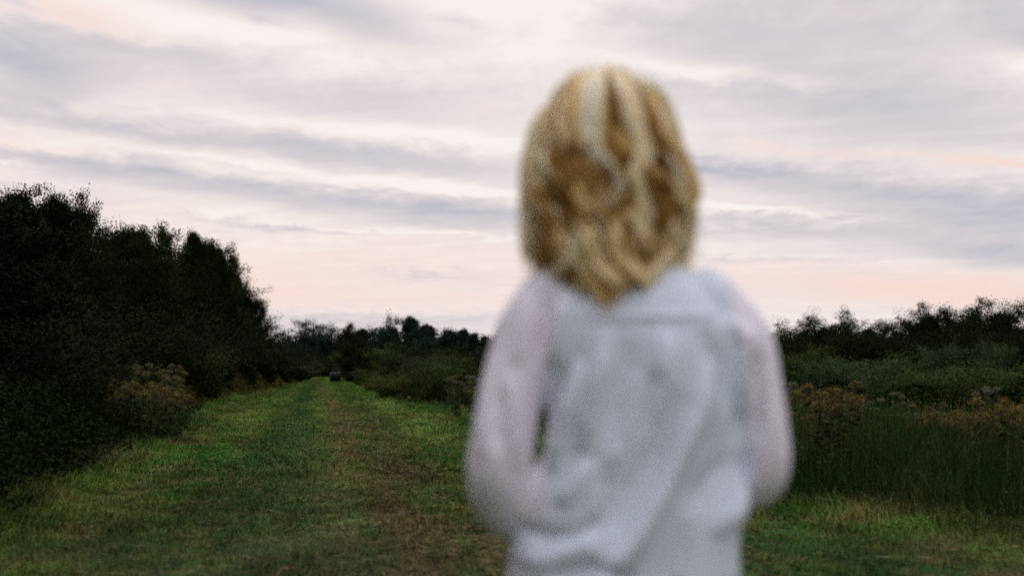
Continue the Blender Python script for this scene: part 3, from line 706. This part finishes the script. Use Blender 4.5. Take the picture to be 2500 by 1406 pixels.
# ------------------------------------------------------------------ person (seen from behind)
D = 2.34                         # distance of the body's centre line
def PX(px, y=D - .1): return X(px, y)
CX = .188
def smooth_solid(name, parts, voxel, mat, parent, iters=6, fac=.5, post=None):
    V_, F_ = merge(parts)
    tmp = mesh_np('tmp', V_, F_, mat)
    md = tmp.modifiers.new('r', 'REMESH'); md.mode = 'VOXEL'; md.voxel_size = voxel; md.use_smooth_shade = True
    ms = tmp.modifiers.new('s', 'SMOOTH'); ms.factor = fac; ms.iterations = iters
    dg = bpy.context.evaluated_depsgraph_get(); dg.update()
    me = bpy.data.meshes.new_from_object(tmp.evaluated_get(dg))
    bpy.data.objects.remove(tmp)
    me.name = name
    if post:
        n = len(me.vertices); co = np.empty(n * 3, np.float32); me.vertices.foreach_get('co', co)
        no = np.empty(n * 3, np.float32); me.vertices.foreach_get('normal', no)
        co = post(co.reshape(-1, 3).astype(float), no.reshape(-1, 3).astype(float))
        me.vertices.foreach_set('co', np.ascontiguousarray(co, dtype=np.float32).ravel()); me.update()
    me.polygons.foreach_set('use_smooth', np.ones(len(me.polygons), dtype=bool))
    me.materials.clear(); me.materials.append(mat)
    o = bpy.data.objects.new(name, me); COL.objects.link(o); o.parent = parent
    return o
def dense(pts, k=6):
    """Catmull-Rom through rows of pts (any columns)"""
    pts = np.asarray(pts, float); q = np.vstack([2 * pts[0] - pts[1], pts, 2 * pts[-1] - pts[-2]]); out = []
    for i in range(1, len(q) - 2):
        for t in np.linspace(0, 1, k, endpoint=False):
            a, b, c, e = q[i - 1], q[i], q[i + 1], q[i + 2]
            out.append(.5 * ((2 * b) + (-a + c) * t + (2 * a - 5 * b + 4 * c - e) * t * t + (-a + 3 * b - 3 * c + e) * t ** 3))
    out.append(pts[-1]); return np.array(out)
def limb(rows, n=20, k=5):       # rows x,y,z,r1,r2
    q = dense(rows, k)
    pts = q[:, :3]; r = np.abs(q[:, 3:5])
    # rounded ends
    t0 = pts[0] - pts[1]; t0 /= np.linalg.norm(t0); t1 = pts[-1] - pts[-2]; t1 /= np.linalg.norm(t1)
    P0 = [pts[0] + t0 * r[0].min() * s for s in (.85, .5)]; R0 = [r[0] * .5, r[0] * .86]
    P1 = [pts[-1] + t1 * r[-1].min() * s for s in (.5, .85)]; R1 = [r[-1] * .86, r[-1] * .5]
    return tube(np.vstack([P0, pts, P1]), np.vstack([R0, r, R1]), n)
def stack(rows, n=36, k=4):      # horizontal elliptical slices: z, cx, cy, rx, ry
    q = dense(rows, k); a = np.linspace(0, 2 * PI, n, endpoint=False); V_ = []
    ca, sa = np.cos(a), np.sin(a); ex = .86
    for z, cx, cy, rx, ry in q:
        V_.append(np.column_stack([cx + rx * np.sign(ca) * np.abs(ca) ** ex, cy + ry * np.sign(sa) * np.abs(sa) ** ex, np.full(n, z)]))
    m_ = len(q); V_ = np.concatenate(V_)
    i = np.arange(m_ - 1)[:, None] * n; j = np.arange(n)[None, :]; j2 = (j + 1) % n
    F_ = np.stack([i + j, i + j2, i + n + j2, i + n + j], -1).reshape(-1, 4)
    ex_ = []
    for base in (0, (m_ - 1) * n):
        for q_ in range(n // 2 - 1):
            f = [base + q_, base + q_ + 1, base + n - q_ - 2, base + n - q_ - 1]; ex_.append(f[::-1] if base == 0 else f)
    return V_, np.concatenate([F_, np.array(ex_)])

m, t, p, k = bsdf('skin'); M['skin'] = m
g = N(t, 'ShaderNodeTexCoord')
t.links.new(k.mix(k.noise(g.outputs['Object'], 8, 4), (.56, .36, .28, 1), (.64, .43, .34, 1)), p.inputs['Base Color'])
p.inputs['Roughness'].default_value = .5; p.inputs['Subsurface Weight'].default_value = .08; p.inputs['Subsurface Radius'].default_value = (.01, .004, .002)
m, t, p, k = bsdf('pale soft cotton'); M['cotton'] = m
g = N(t, 'ShaderNodeTexCoord')
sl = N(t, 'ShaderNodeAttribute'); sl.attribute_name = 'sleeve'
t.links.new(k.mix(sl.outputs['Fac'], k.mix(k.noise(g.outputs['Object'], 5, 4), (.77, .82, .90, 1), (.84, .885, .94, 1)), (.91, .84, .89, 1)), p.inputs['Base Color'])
p.inputs['Roughness'].default_value = .9; p.inputs['Specular IOR Level'].default_value = .15
p.inputs['Sheen Weight'].default_value = .25; p.inputs['Sheen Roughness'].default_value = .4
b = N(t, 'ShaderNodeBump'); b.inputs['Strength'].default_value = .25; b.inputs['Distance'].default_value = .003
t.links.new(k.noise(g.outputs['Object'], 420, 2), b.inputs['Height']); t.links.new(b.outputs[0], p.inputs['Normal'])
m, t, p, k = bsdf('denim'); M['denim'] = m
g = N(t, 'ShaderNodeTexCoord')
t.links.new(k.mix(k.noise(g.outputs['Object'], 12, 5), (.035, .05, .09, 1), (.06, .085, .14, 1)), p.inputs['Base Color']); p.inputs['Roughness'].default_value = .9
m, t, p, k = bsdf('white leather'); M['shoe'] = m
g = N(t, 'ShaderNodeTexCoord')
t.links.new(k.mix(k.noise(g.outputs['Object'], 12, 5), (.5, .5, .48, 1), (.62, .62, .6, 1)), p.inputs['Base Color']); p.inputs['Roughness'].default_value = .6

person = empty('person', (CX, D, 0))
tag(person, 'person with wavy blonde hair and loose pale top seen from behind, elbows bent', 'person')
def L_(rows):                     # to the person's local space
    r = np.array(rows, float); r[:, 0] -= CX; r[:, 1] -= D; return r
def S_(rows):
    r = np.array(rows, float); r[:, 1] -= CX; r[:, 2] -= D; return r
# joints (world)
shL, elL, wrL = (.070, D, 1.262), (-.016, D - .03, .975), (.150, D + .20, .955)
shR, elR, wrR = (.335, D, 1.262), (.408, D - .02, .985), (.270, D + .20, .965)
hips = (.205, D + .01, .84)
parts = [stack(S_([(.74, .185, D + .01, .150, .095), (.82, .185, D + .01, .155, .105), (.90, .19, D, .135, .09), (1.02, .205, D, .125, .085), (1.14, .20, D, .145, .095), (1.24, .20, D, .150, .085), (1.29, .20, D, .11, .068), (1.335, .198, D + .005, .065, .058), (1.39, .180, D + .015, .050, .052), (1.44, .168, D + .02, .050, .055)]))]
for rows_ in ([(.080, D, 1.262, .042, .042), (.036, D - .012, 1.205, .040, .040), (-.004, D - .020, 1.12, .027, .032), (-.020, D - .028, 1.045, .025, .030), (-.016, D - .02, .955, .026, .028), (.004, D + .04, .935, .026, .027), (.06, D + .12, .955, .025, .025), (*wrL, .025, .020)],
              [(.325, D, 1.262, .042, .042), (.368, D - .010, 1.20, .038, .040), (.397, D - .018, 1.12, .030, .036), (.410, D - .020, 1.05, .027, .034), (.405, D - .01, .98, .030, .034), (.392, D + .05, .960, .030, .033), (.34, D + .13, .955, .027, .027), (*wrR, .025, .020)]):
    parts.append(limb(L_(rows_)))
for sx in (-1, 1):
    hx = .188 + sx * .086
    parts.append(limb(L_([(hx, D + .01, .80, .088, .09), (hx + sx * .008, D + .005, .62, .072, .075), (hx + sx * .010, D, .46, .055, .058), (hx + sx * .01, D + .008, .34, .052, .055), (hx + sx * .01, D, .20, .040, .042), (hx + sx * .01, D - .002, .085, .035, .04)])))
    parts.append(limb(L_([(hx + sx * .01, D - .04, .04, .034, .034), (hx + sx * .016, D + .06, .04, .042, .034), (hx + sx * .02, D + .15, .028, .040, .022)])))
# hands: palm, four unequal curled fingers, thumb
for sx, wr in ((1, wrL), (-1, wrR)):
    w0 = np.array(wr); fwd = norm(np.array([sx * .45, .75, .12])); side = norm(np.cross(fwd, [0, 0, 1.0])) ; up = np.cross(side, fwd)
    def hp(f, s, u_): return w0 + fwd * f + side * s * sx + up * u_
    pr = lambda q, r1, r2: (*q, r1, r2)
    parts.append(limb(L_([pr(hp(.0, 0, 0), .024, .017), pr(hp(.045, 0, 0), .036, .015), pr(hp(.085, 0, -.004), .038, .013)]), 16))
    for i_, (s_, ln) in enumerate(((.029, .066), (.010, .074), (-.010, .069), (-.028, .054))):
        b0 = hp(.082, s_, -.003)
        parts.append(limb(L_([pr(b0, .0095, .009), pr(hp(.082 + ln * .42, s_ * 1.05, -.010), .0088, .0085), pr(hp(.082 + ln * .66, s_ * 1.02, -.030), .0080, .008), pr(hp(.082 + ln * .62, s_, -.052), .0070, .0070)]), 10, 4))
    parts.append(limb(L_([pr(hp(.022, .030, -.004), .013, .012), pr(hp(.055, .046, -.014), .011, .010), pr(hp(.078, .043, -.030), .0095, .009), pr(hp(.094, .034, -.040), .008, .008)]), 10, 4))
# head: slices from chin to crown, facing away (+y)
HC = (.160, D + .015)
head_rows = [(1.405, 0, .055, .030, .025), (1.425, 0, .040, .050, .052), (1.455, 0, .022, .062, .076), (1.485, 0, .012, .069, .088), (1.52, 0, .004, .074, .094), (1.555, 0, .000, .077, .097), (1.582, 0, -.004, .072, .090), (1.603, 0, -.006, .060, .074), (1.618, 0, -.006, .038, .046), (1.626, 0, -.006, .014, .018)]
parts.append(stack(S_([(z, HC[0] + a_, HC[1] + b_, r1, r2) for z, a_, b_, r1, r2 in head_rows])))
hx, hy = HC
parts.append(limb(L_([(hx, hy + .088, 1.545, .009, .008), (hx, hy + .102, 1.515, .011, .010), (hx, hy + .108, 1.498, .014, .011)]), 10))      # nose
for s_ in (-1, 1):
    parts.append(limb(L_([(hx + s_ * .076, hy - .006, 1.555, .007, .015), (hx + s_ * .080, hy - .010, 1.53, .007, .014), (hx + s_ * .074, hy, 1.50, .006, .009)]), 10))  # ears
parts.append(limb(L_([(hx - .022, hy + .088, 1.463, .006, .006), (hx, hy + .096, 1.466, .007, .008), (hx + .022, hy + .088, 1.463, .006, .006)]), 10))  # upper lip
parts.append(limb(L_([(hx - .018, hy + .087, 1.452, .006, .006), (hx, hy + .093, 1.450, .008, .008), (hx + .018, hy + .087, 1.452, .006, .006)]), 10))
def face_post(co, no):
    for s_ in (-1, 1):           # eye sockets
        c_ = np.array([hx - CX + s_ * .031, hy - D + .088, 1.525]); r2 = ((co - c_) ** 2 / np.array([.018, .03, .012]) ** 2).sum(1)
        co[:, 1] -= .009 * np.exp(-r2)
    return co
body = smooth_solid('body', parts, .0045, M['skin'], person, 3, .4, face_post)
m, t, p, k = bsdf('eye'); M['eye'] = m
g = N(t, 'ShaderNodeTexCoord'); sp_ = N(t, 'ShaderNodeSeparateXYZ'); t.links.new(g.outputs['Object'], sp_.inputs[0])
t.links.new(k.mix(k.smooth(sp_.outputs[1], .0098, .0104), (.75, .73, .70, 1), (.04, .07, .09, 1)), p.inputs['Base Color']); p.inputs['Roughness'].default_value = .15
for s_ in (-1, 1):
    th = np.linspace(-1.5, 1.5, 11); e = tube(np.column_stack([np.sin(th) * .0118, 0 * th, 0 * th]), np.cos(th) * .0118 + 1e-4, 16)
    o = mesh_np('eye', e[0], e[1], M['eye'], smooth=True, parent=person); o.location = (hx - CX + s_ * .031, hy - D + .077, 1.525)

# trousers and shoes
parts = [stack(S_([(.70, .182, D + .002, .156, .104), (.76, .182, D, .158, .106), (.84, .182, D, .154, .098), (.92, .185, D, .135, .084)]))]
for sx in (-1, 1):
    hx2 = .188 + sx * .086
    parts.append(limb(L_([(hx2, D, .80, .082, .088), (hx2 + sx * .008, D + .005, .62, .084, .086), (hx2 + sx * .010, D, .46, .068, .070), (hx2 + sx * .01, D + .004, .30, .062, .064), (hx2 + sx * .01, D - .002, .12, .056, .060)])))
smooth_solid('trousers', parts, .008, M['denim'], person, 4)
for sx in (-1, 1):
    x0 = .188 + sx * .096
    s_ = [limb(L_([(x0, D - .05, .055, .042, .050), (x0 + sx * .006, D + .05, .05, .048, .046), (x0 + sx * .012, D + .14, .038, .050, .034), (x0 + sx * .012, D + .19, .032, .038, .028)])),
          limb(L_([(x0, D - .02, .07, .050, .050), (x0, D - .02, .11, .050, .054)]))]
    smooth_solid('shoe', s_, .006, M['shoe'], person, 4)

# loose top ------------------------------------------------------------
YB = D - .12                     # depth at which back details are measured
def zz_(py, y=YB): return H(py, y)
rows = [(.70, .180, D, .190, .135), (.78, .180, D, .190, .137), (.86, .182, D, .188, .135), (.92, .190, D - .005, .180, .130), (.97, .197, D - .005, .171, .126), (1.02, .211, D - .005, .158, .124), (1.08, .214, D - .005, .154, .124),
        (1.15, .212, D - .01, .158, .120), (1.21, .206, D - .01, .167, .112), (1.262, .196, D - .008, .156, .098), (1.30, .190, D - .002, .122, .082), (1.335, .184, D + .006, .088, .072), (1.365, .194, D + .012, .068, .064)]
parts = [stack(S_(rows), 48)]
parts.append(limb(L_([(.075, D - .005, 1.268, .062, .066), (.030, D - .012, 1.205, .060, .066), (.002, D - .025, 1.12, .051, .068), (-.014, D - .035, 1.045, .051, .072), (-.020, D - .035, .985, .054, .070), (-.004, D + .01, .930, .054, .048), (.050, D + .10, .938, .044, .042), (.122, D + .175, .948, .038, .036)])))
parts.append(limb(L_([(.316, D - .005, 1.264, .060, .066), (.370, D - .010, 1.20, .056, .064), (.395, D - .018, 1.12, .046, .064), (.408, D - .022, 1.05, .042, .066), (.411, D - .018, .995, .041, .060), (.398, D + .04, .965, .042, .046), (.36, D + .11, .955, .042, .042), (.30, D + .175, .958, .036, .036)])))
# fold lines measured in photo pixels: polyline, half width, height (metres; + towards the viewer)
FOLDS = [
 ([(1745, 880), (1715, 980), (1660, 1100), (1610, 1210), (1550, 1320), (1480, 1410)], 34, .010),
 ([(1800, 1000), (1770, 1120), (1700, 1260), (1640, 1410)], 50, -.005),
 ([(1560, 900), (1530, 1040), (1470, 1190), (1400, 1330)], 24, .006), ([(1600, 900), (1570, 1040), (1520, 1180), (1450, 1330)], 20, -.005),
 ([(1800, 860), (1805, 1000), (1790, 1160), (1780, 1300), (1775, 1410)], 18, .006), ([(1690, 1200), (1680, 1300), (1660, 1410)], 20, .005),
 ([(1480, 800), (1470, 900), (1440, 1020), (1420, 1110)], 26, .006), ([(1640, 820), (1625, 930), (1580, 1060), (1520, 1180)], 28, .006),
 ([(1720, 800), (1760, 900), (1775, 1010)], 22, -.006), ([(1500, 1120), (1450, 1220), (1400, 1300)], 24, -.006),
 ([(1680, 960), (1600, 1120), (1530, 1240), (1440, 1340)], 45, -.006),
 ([(1420, 880), (1395, 1000), (1370, 1090), (1345, 1150)], 24, .014),
 ([(1440, 1120), (1400, 1190), (1360, 1235)], 22, .007),
 ([(1390, 700), (1375, 780), (1362, 860), (1352, 900)], 24, .010),
 ([(1330, 690), (1325, 800), (1310, 900)], 22, -.005),
 ([(1290, 720), (1275, 830), (1262, 900)], 18, .004),
 ([(1770, 770), (1820, 830), (1822, 930), (1812, 1010)], 26, .010),
 ([(1850, 860), (1850, 980), (1835, 1080)], 22, -.010),
 ([(1240, 1275), (1330, 1310), (1400, 1302), (1470, 1265)], 20, -.008),
 ([(1235, 1340), (1320, 1370), (1420, 1340), (1500, 1290)], 28, .004),
 ([(1350, 1420), (1440, 1385), (1520, 1410)], 22, -.008),
 ([(1815, 1150), (1785, 1230), (1740, 1310)], 24, .007),
 ([(1800, 1110), (1730, 1180), (1680, 1260)], 24, -.004),
 ([(1400, 768), (1500, 775), (1650, 772), (1770, 765)], 10, .0028),
 ([(1540, 830), (1520, 960), (1500, 1100)], 40, -.004), ([(1620, 800), (1600, 930)], 30, .004),
 ([(1460, 850), (1450, 1000), (1430, 1120)], 26, .004),
 ([(1200, 860), (1185, 1000), (1175, 1120)], 26, .004), ([(1255, 900), (1250, 1040), (1262, 1150)], 20, .005), ([(1225, 950), (1215, 1100)], 16, -.004),
]
def fold_post(co, no):
    wx = co[:, 0] + CX; wy = co[:, 1] + D; wz = co[:, 2]
    dep = wy
    sx_ = 1250 + wx / dep * F
    sy_ = 703 - np.tan(np.arctan2(wz - CAM_H, dep) - PITCH) * F
    back = np.clip((-no[:, 1] + .15) / .5, 0, 1)
    disp = np.zeros(len(co))
    for line, wd, amp in FOLDS:
        L = np.array(line, float); best = np.full(len(co), 1e9); par = np.zeros(len(co)); nl = len(L) - 1
        for i_, (a_, b_) in enumerate(zip(L[:-1], L[1:])):
            ab = b_ - a_; tt = np.clip(((sx_ - a_[0]) * ab[0] + (sy_ - a_[1]) * ab[1]) / (ab @ ab), 0, 1)
            dd = np.hypot(sx_ - a_[0] - tt * ab[0], sy_ - a_[1] - tt * ab[1]); par = np.where(dd < best, (i_ + tt) / nl, par); best = np.minimum(best, dd)
        fade = np.clip(np.minimum(par, 1 - par) / .3, 0, 1) ** .7 if L[-1][1] < 1400 else np.clip(par / .3, 0, 1) ** .7
        disp += 2.2 * amp * fade * np.exp(-(best / (wd * .85)) ** 2)
    # soft cloth unevenness all round
    from mathutils import noise as mn
    disp2 = np.array([.0035 * mn.noise(Vector((a_ * 14, b_ * 9, c_ * 4.0))) +   .0012 * mn.noise(Vector((a_ * 30 + c_ * 12, b_ * 20, c_ * 14))) for a_, b_, c_ in co])
    co = co + no * (disp * back + disp2)[:, None]
    # hang of the front folds
    return co
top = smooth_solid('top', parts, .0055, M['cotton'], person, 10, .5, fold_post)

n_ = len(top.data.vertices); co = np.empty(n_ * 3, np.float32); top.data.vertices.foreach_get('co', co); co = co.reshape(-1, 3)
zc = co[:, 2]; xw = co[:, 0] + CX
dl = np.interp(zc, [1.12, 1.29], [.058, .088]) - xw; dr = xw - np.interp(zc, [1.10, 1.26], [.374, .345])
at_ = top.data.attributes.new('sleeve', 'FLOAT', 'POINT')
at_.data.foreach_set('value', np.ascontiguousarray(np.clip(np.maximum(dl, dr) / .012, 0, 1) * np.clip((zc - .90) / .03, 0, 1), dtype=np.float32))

# hair -------------------------------------------------------------------
m, t, p, k = bsdf('blonde hair'); M['hair'] = m
at = N(t, 'ShaderNodeAttribute'); at.attribute_name = 'rnd'
r = N(t, 'ShaderNodeValToRGB'); e = r.color_ramp.elements
e[0].position = 0; e[0].color = (.17, .075, .012, 1); e[1].position = 1; e[1].color = (1.0, .91, .68, 1)
for pos, c in ((.3, (.44, .23, .045, 1)), (.55, (.92, .60, .19, 1)), (.8, (1.0, .79, .42, 1))):
    x = e.new(pos); x.color = c
t.links.new(at.outputs['Fac'], r.inputs[0]); t.links.new(r.outputs[0], p.inputs['Base Color'])
tl_ = N(t, 'ShaderNodeBsdfTranslucent'); t.links.new(r.outputs[0], tl_.inputs[0])
mx_ = N(t, 'ShaderNodeMixShader'); mx_.inputs[0].default_value = .10
t.links.new(p.outputs[0], mx_.inputs[1]); t.links.new(tl_.outputs[0], mx_.inputs[2]); t.links.new(mx_.outputs[0], t.nodes['Material Output'].inputs[0])
p.inputs['Roughness'].default_value = .5; p.inputs['Specular IOR Level'].default_value = .2
hr = np.random.default_rng(5)
cx0, cy0, cz0 = HC[0] - CX - .002, HC[1] - D - .004, 1.525   # skull centre, local
def skull_r(th):                                        # horizontal semi-axes of the hair shell
    return .086, .104
Vh, Fh, Rh, off = [], [], [], 0
cap_rows = [(1.30, cx0, cy0 - .020, .058, .045), (1.36, cx0, cy0 - .022, .076, .062), (1.42, cx0, cy0 - .02, .086, .076), (1.48, cx0, cy0 - .012, .090, .089), (1.54, cx0, cy0 - .004, .084, .096), (1.582, cx0, cy0 - .004, .075, .090), (1.605, cx0, cy0 - .003, .060, .074), (1.624, cx0, cy0 - .002, .034, .042), (1.633, cx0, cy0, .012, .016)]
HPZ = [-1.658, -1.645, -1.622, -1.586, -1.553, -1.487, -1.423, -1.358, -1.326, -1.294, -1.23]
HPR = [.010, .032, .054, .075, .088, .104, .111, .114, .110, .100, .080]
def yel(z): return np.interp(z, [1.42, 1.54, 1.60], [1.0, 1.16, 1.30])
def ybk(z): return np.interp(-z, [-1.37, -1.33, -1.29, -1.25, -1.21], [.0, .112, .124, .134, .138])
def lock(az0, el0, length_z, clump_phase, amp, shade, bulge, nstr=16, thick=.0036, spread=.011, dropx=0.0, sc=1.0, wl=.115):
    """one wavy lock: starts on the scalp, follows the skull, then hangs to length_z"""
    global off
    npt = 26
    s = np.linspace(0, 1, npt)
    # scalp arc from start elevation down to the widest point, then the hanging part
    z0 = cz0 + .125 * math.sin(math.radians(el0))
    zs_ = z0 + (length_z - z0) * s ** (1.25 if el0 > 70 else 1.0)
    wave_t = np.clip((1.60 - zs_) / .14, 0, 1.15)
    r0 = np.interp(-zs_, HPZ, HPR)
    ph_ = clump_phase + (1.62 - zs_) * 2 * PI / wl
    r0 = r0 * (1 + (sc - 1) * np.clip((1.66 - zs_) / .04, .3, 1)) + bulge * .06 * wave_t * (1 - s)
    az_ = az0 * (1 - .10 * np.clip((1.36 - zs_) / .1, 0, 1)) + amp * wave_t * np.sin(ph_) + dropx * wave_t
    rad = r0 + .0085 * wave_t * np.sin(ph_ + 1.4)
    x_ = cx0 + np.sin(az_) * rad; y_ = cy0 - np.cos(az_) * np.maximum((rad + .004) * yel(zs_), np.where(np.cos(az_) > 0, ybk(zs_), 0))
    g_ = np.column_stack([x_, y_, zs_])
    for q in range(nstr):
        o1, o2 = hr.normal(0, spread, 2); wob = hr.uniform(0, 6.28)
        grow = np.clip(s * 2.2, .25, 1)
        taper = 1.0 - .35 * s
        pts = g_ + np.column_stack([np.cos(az_) * o1 * grow * taper, np.sin(az_) * o1 * grow * taper, 0 * s]) + np.column_stack([np.sin(az_) * o2 * .55, -np.cos(az_) * o2 * .55, o2 * .25 + 0 * s]) * grow[:, None]
        pts += np.column_stack([np.sin(s * 19 + wob), np.cos(s * 16 + wob * 1.7), 0 * s]) * (.0022 * s)[:, None]
        pts[:, 2] += hr.normal(0, .007) * s
        rr = thick * hr.uniform(.7, 1.2) * np.clip(1.15 - s ** 3 * .95, .15, 1) * np.clip(s * 8 + .3, .3, 1)
        V_, F_ = tube(pts, rr, 5, caps=False)
        Vh.append(V_); Fh.append(F_ + off); off += len(V_)
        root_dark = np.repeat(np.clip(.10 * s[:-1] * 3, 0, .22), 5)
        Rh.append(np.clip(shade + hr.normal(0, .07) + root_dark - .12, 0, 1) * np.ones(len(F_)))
# outer clumps all round the head (az 0 = straight back)
for el0, amp, bulge, n_, sc_, sh_ in ((60, .12, .12, 26, .97, (.05, .15, .3)), (35, .16, .15, 28, .98, (.05, .15, .3)), (12, .18, .12, 26, .97, (.05, .15, .3))):
    for q in range(n_):
        a_ = (q / n_ - .5) * 2 * math.radians(130) + hr.normal(0, .05)
        lock(a_, el0 + hr.uniform(-8, 8), 1.262 + .05 * min(1, abs(math.sin(a_))) + hr.uniform(0, .05), hr.uniform(0, 6.28), amp * hr.uniform(.6, 1.25), hr.choice(sh_), bulge, 14, sc=sc_)
for lay, (n_, el0, sc_, ns) in enumerate(((22, 87, .97, 16), (22, 82, 1.0, 16))):
    for q in range(n_):
        a_ = ((q + .5) / n_ - .5) * 2 * math.radians(130) + hr.normal(0, .05)
        side = min(1, abs(math.sin(a_)))
        lock(a_, el0 + hr.uniform(-3, 3), 1.255 + .062 * side ** 2.5 + hr.uniform(0, .035), hr.uniform(0, 6.28), hr.uniform(.05, .11), hr.choice([.16, .28, .42, .58, .75]), hr.uniform(.0, .1), ns, spread=.0068, thick=.0040, sc=sc_, wl=hr.uniform(.10, .14))
# the pale wavy ribbons of hair on the back of the head: outline points and half width
RIB = [([(558,118),(522,185),(508,300),(500,420),(505,520),(560,600),(612,680),(590,740),(540,820),(530,880),(560,960)], 1.0, 1.0),
 ([(592,118),(636,185),(682,280),(703,400),(742,500),(742,580),(710,660),(742,740),(752,820),(738,930),(790,1020),(860,1055)], 1.0, .95),
 ([(500,130),(450,195),(438,300),(428,420),(452,500),(430,560)], .9, .8),
 ([(440,150),(345,270),(318,420),(345,500),(300,580)], .95, .95),
 ([(655,130),(780,222),(850,300),(885,400),(905,480),(880,560)], 1.0, 1.0),
 ([(330,560),(290,660),(272,720),(300,800),(335,860),(320,930)], .9, .9),
 ([(470,600),(430,660),(445,710),(418,770),(470,830),(450,900)], .8, .7),
 ([(880,580),(842,640),(828,700),(850,760),(900,840)], .85, .75),
 ([(225,800),(255,870),(330,960),(372,1040),(440,1070),(470,1120)], 1.0, .85),
 ([(760,790),(700,840),(632,890),(612,960),(640,1060),(700,1110),(755,1165),(770,1190)], .95, .85),
 ([(985,800),(960,880),(930,960),(880,1040),(825,1100),(790,1150),(770,1190)], 1.0, .95),
 ([(430,860),(480,920),(520,1000),(545,1080),(600,1150),(640,1190)], .9, .8),
 ([(270,330),(228,500),(200,620),(208,740),(232,850)], 1.0, .9),
 ([(400,900),(420,980),(400,1060),(330,1110),(280,1140)], .85, .9),
 ([(900,480),(925,600),(930,720),(960,800)], .9, .6),
 ([(860,900),(900,1000),(900,1080),(940,1130)], .9, .8),
 ([(960,560),(1000,660),(1015,740),(990,820),(1000,900)], .35, .8), ([(180,560),(150,680),(165,800),(200,900)], .35, .9)]
for pts_, wd_, sh_ in RIB:
    q = dense([(1196 + a_ / 1.985, 98 + b_ / 1.985) for a_, b_ in pts_], 4); m_ = len(q); tt = np.linspace(0, 1, m_)
    for k_ in range(int(26 * wd_)):
        o1, o2, o3 = hr.normal(0, .0064 * wd_), hr.normal(0, .0035), hr.normal(0, .003)
        dpt = D - .11
        for it in range(2):
            zz2 = CAM_H + np.tan(PITCH + np.arctan((703 - q[:, 1]) / F)) * dpt + o3
            xx2 = (q[:, 0] - 1250) / F * dpt - CX + o1 * np.clip(np.minimum(tt, 1 - tt) * 5 + .35, 0, 1)
            rr2 = np.interp(-zz2, HPZ, HPR) * 1.04
            dx2 = np.clip((xx2 - cx0) / rr2, -1, 1)
            yy2 = cy0 - np.sqrt(1 - dx2 ** 2 * .995) * np.maximum((rr2 + .005) * yel(zz2), ybk(zz2) + .004) - (.0095 + o2) * np.sin(np.clip(tt, .02, .98) * PI) ** .5
            dpt = yy2 + D
        rad_ = .0036 * hr.uniform(.7, 1.2) * np.clip(np.minimum(tt, 1 - tt) * 7 + .2, .2, 1)
        V_, F_ = tube(np.column_stack([xx2, yy2, zz2]), rad_, 5, caps=False)
        Vh.append(V_); Fh.append(F_ + off); off += len(V_); Rh.append(np.full(len(F_), np.clip(sh_ - .06 + hr.normal(0, .10), 0, 1)))
for q in range(14):                              # small curls standing off both sides and the lower edge
    a_ = (1 if q % 2 else -1) * hr.uniform(.95, 1.75)
    lock(a_, hr.uniform(5, 50), hr.uniform(1.29, 1.42), hr.uniform(0, 6.28), hr.uniform(.12, .25), hr.choice([.8, 1.0]), .1, 6, spread=.004, thick=.0024, sc=hr.uniform(1.08, 1.17), wl=hr.uniform(.07, .10))
# flyaway strands that soften the outline
for q in range(380):
    a_ = hr.choice([-1, 1]) * hr.uniform(1.25, 2.2)
    lock(a_, hr.uniform(20, 86), hr.uniform(1.28, 1.45), hr.uniform(0, 6.28), hr.uniform(.03, .2), hr.choice([.6, .8, 1.0]), hr.uniform(0, .3), 1, spread=.004, thick=.0013, sc=hr.uniform(1.04, 1.24), wl=hr.uniform(.06, .14))
Vh = np.concatenate(Vh); Fh = np.concatenate(Fh); Rh = np.concatenate(Rh)
cap = stack(cap_rows, 40, 5)
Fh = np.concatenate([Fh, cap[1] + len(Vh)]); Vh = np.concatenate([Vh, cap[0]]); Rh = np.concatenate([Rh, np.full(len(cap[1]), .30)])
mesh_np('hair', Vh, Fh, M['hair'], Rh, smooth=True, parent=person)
for key in list(P): 
    if key not in used: print('unused proto', key)
for ob in SC.objects:
    for kk in ('h', 'w'):
        if kk in ob: del ob[kk]
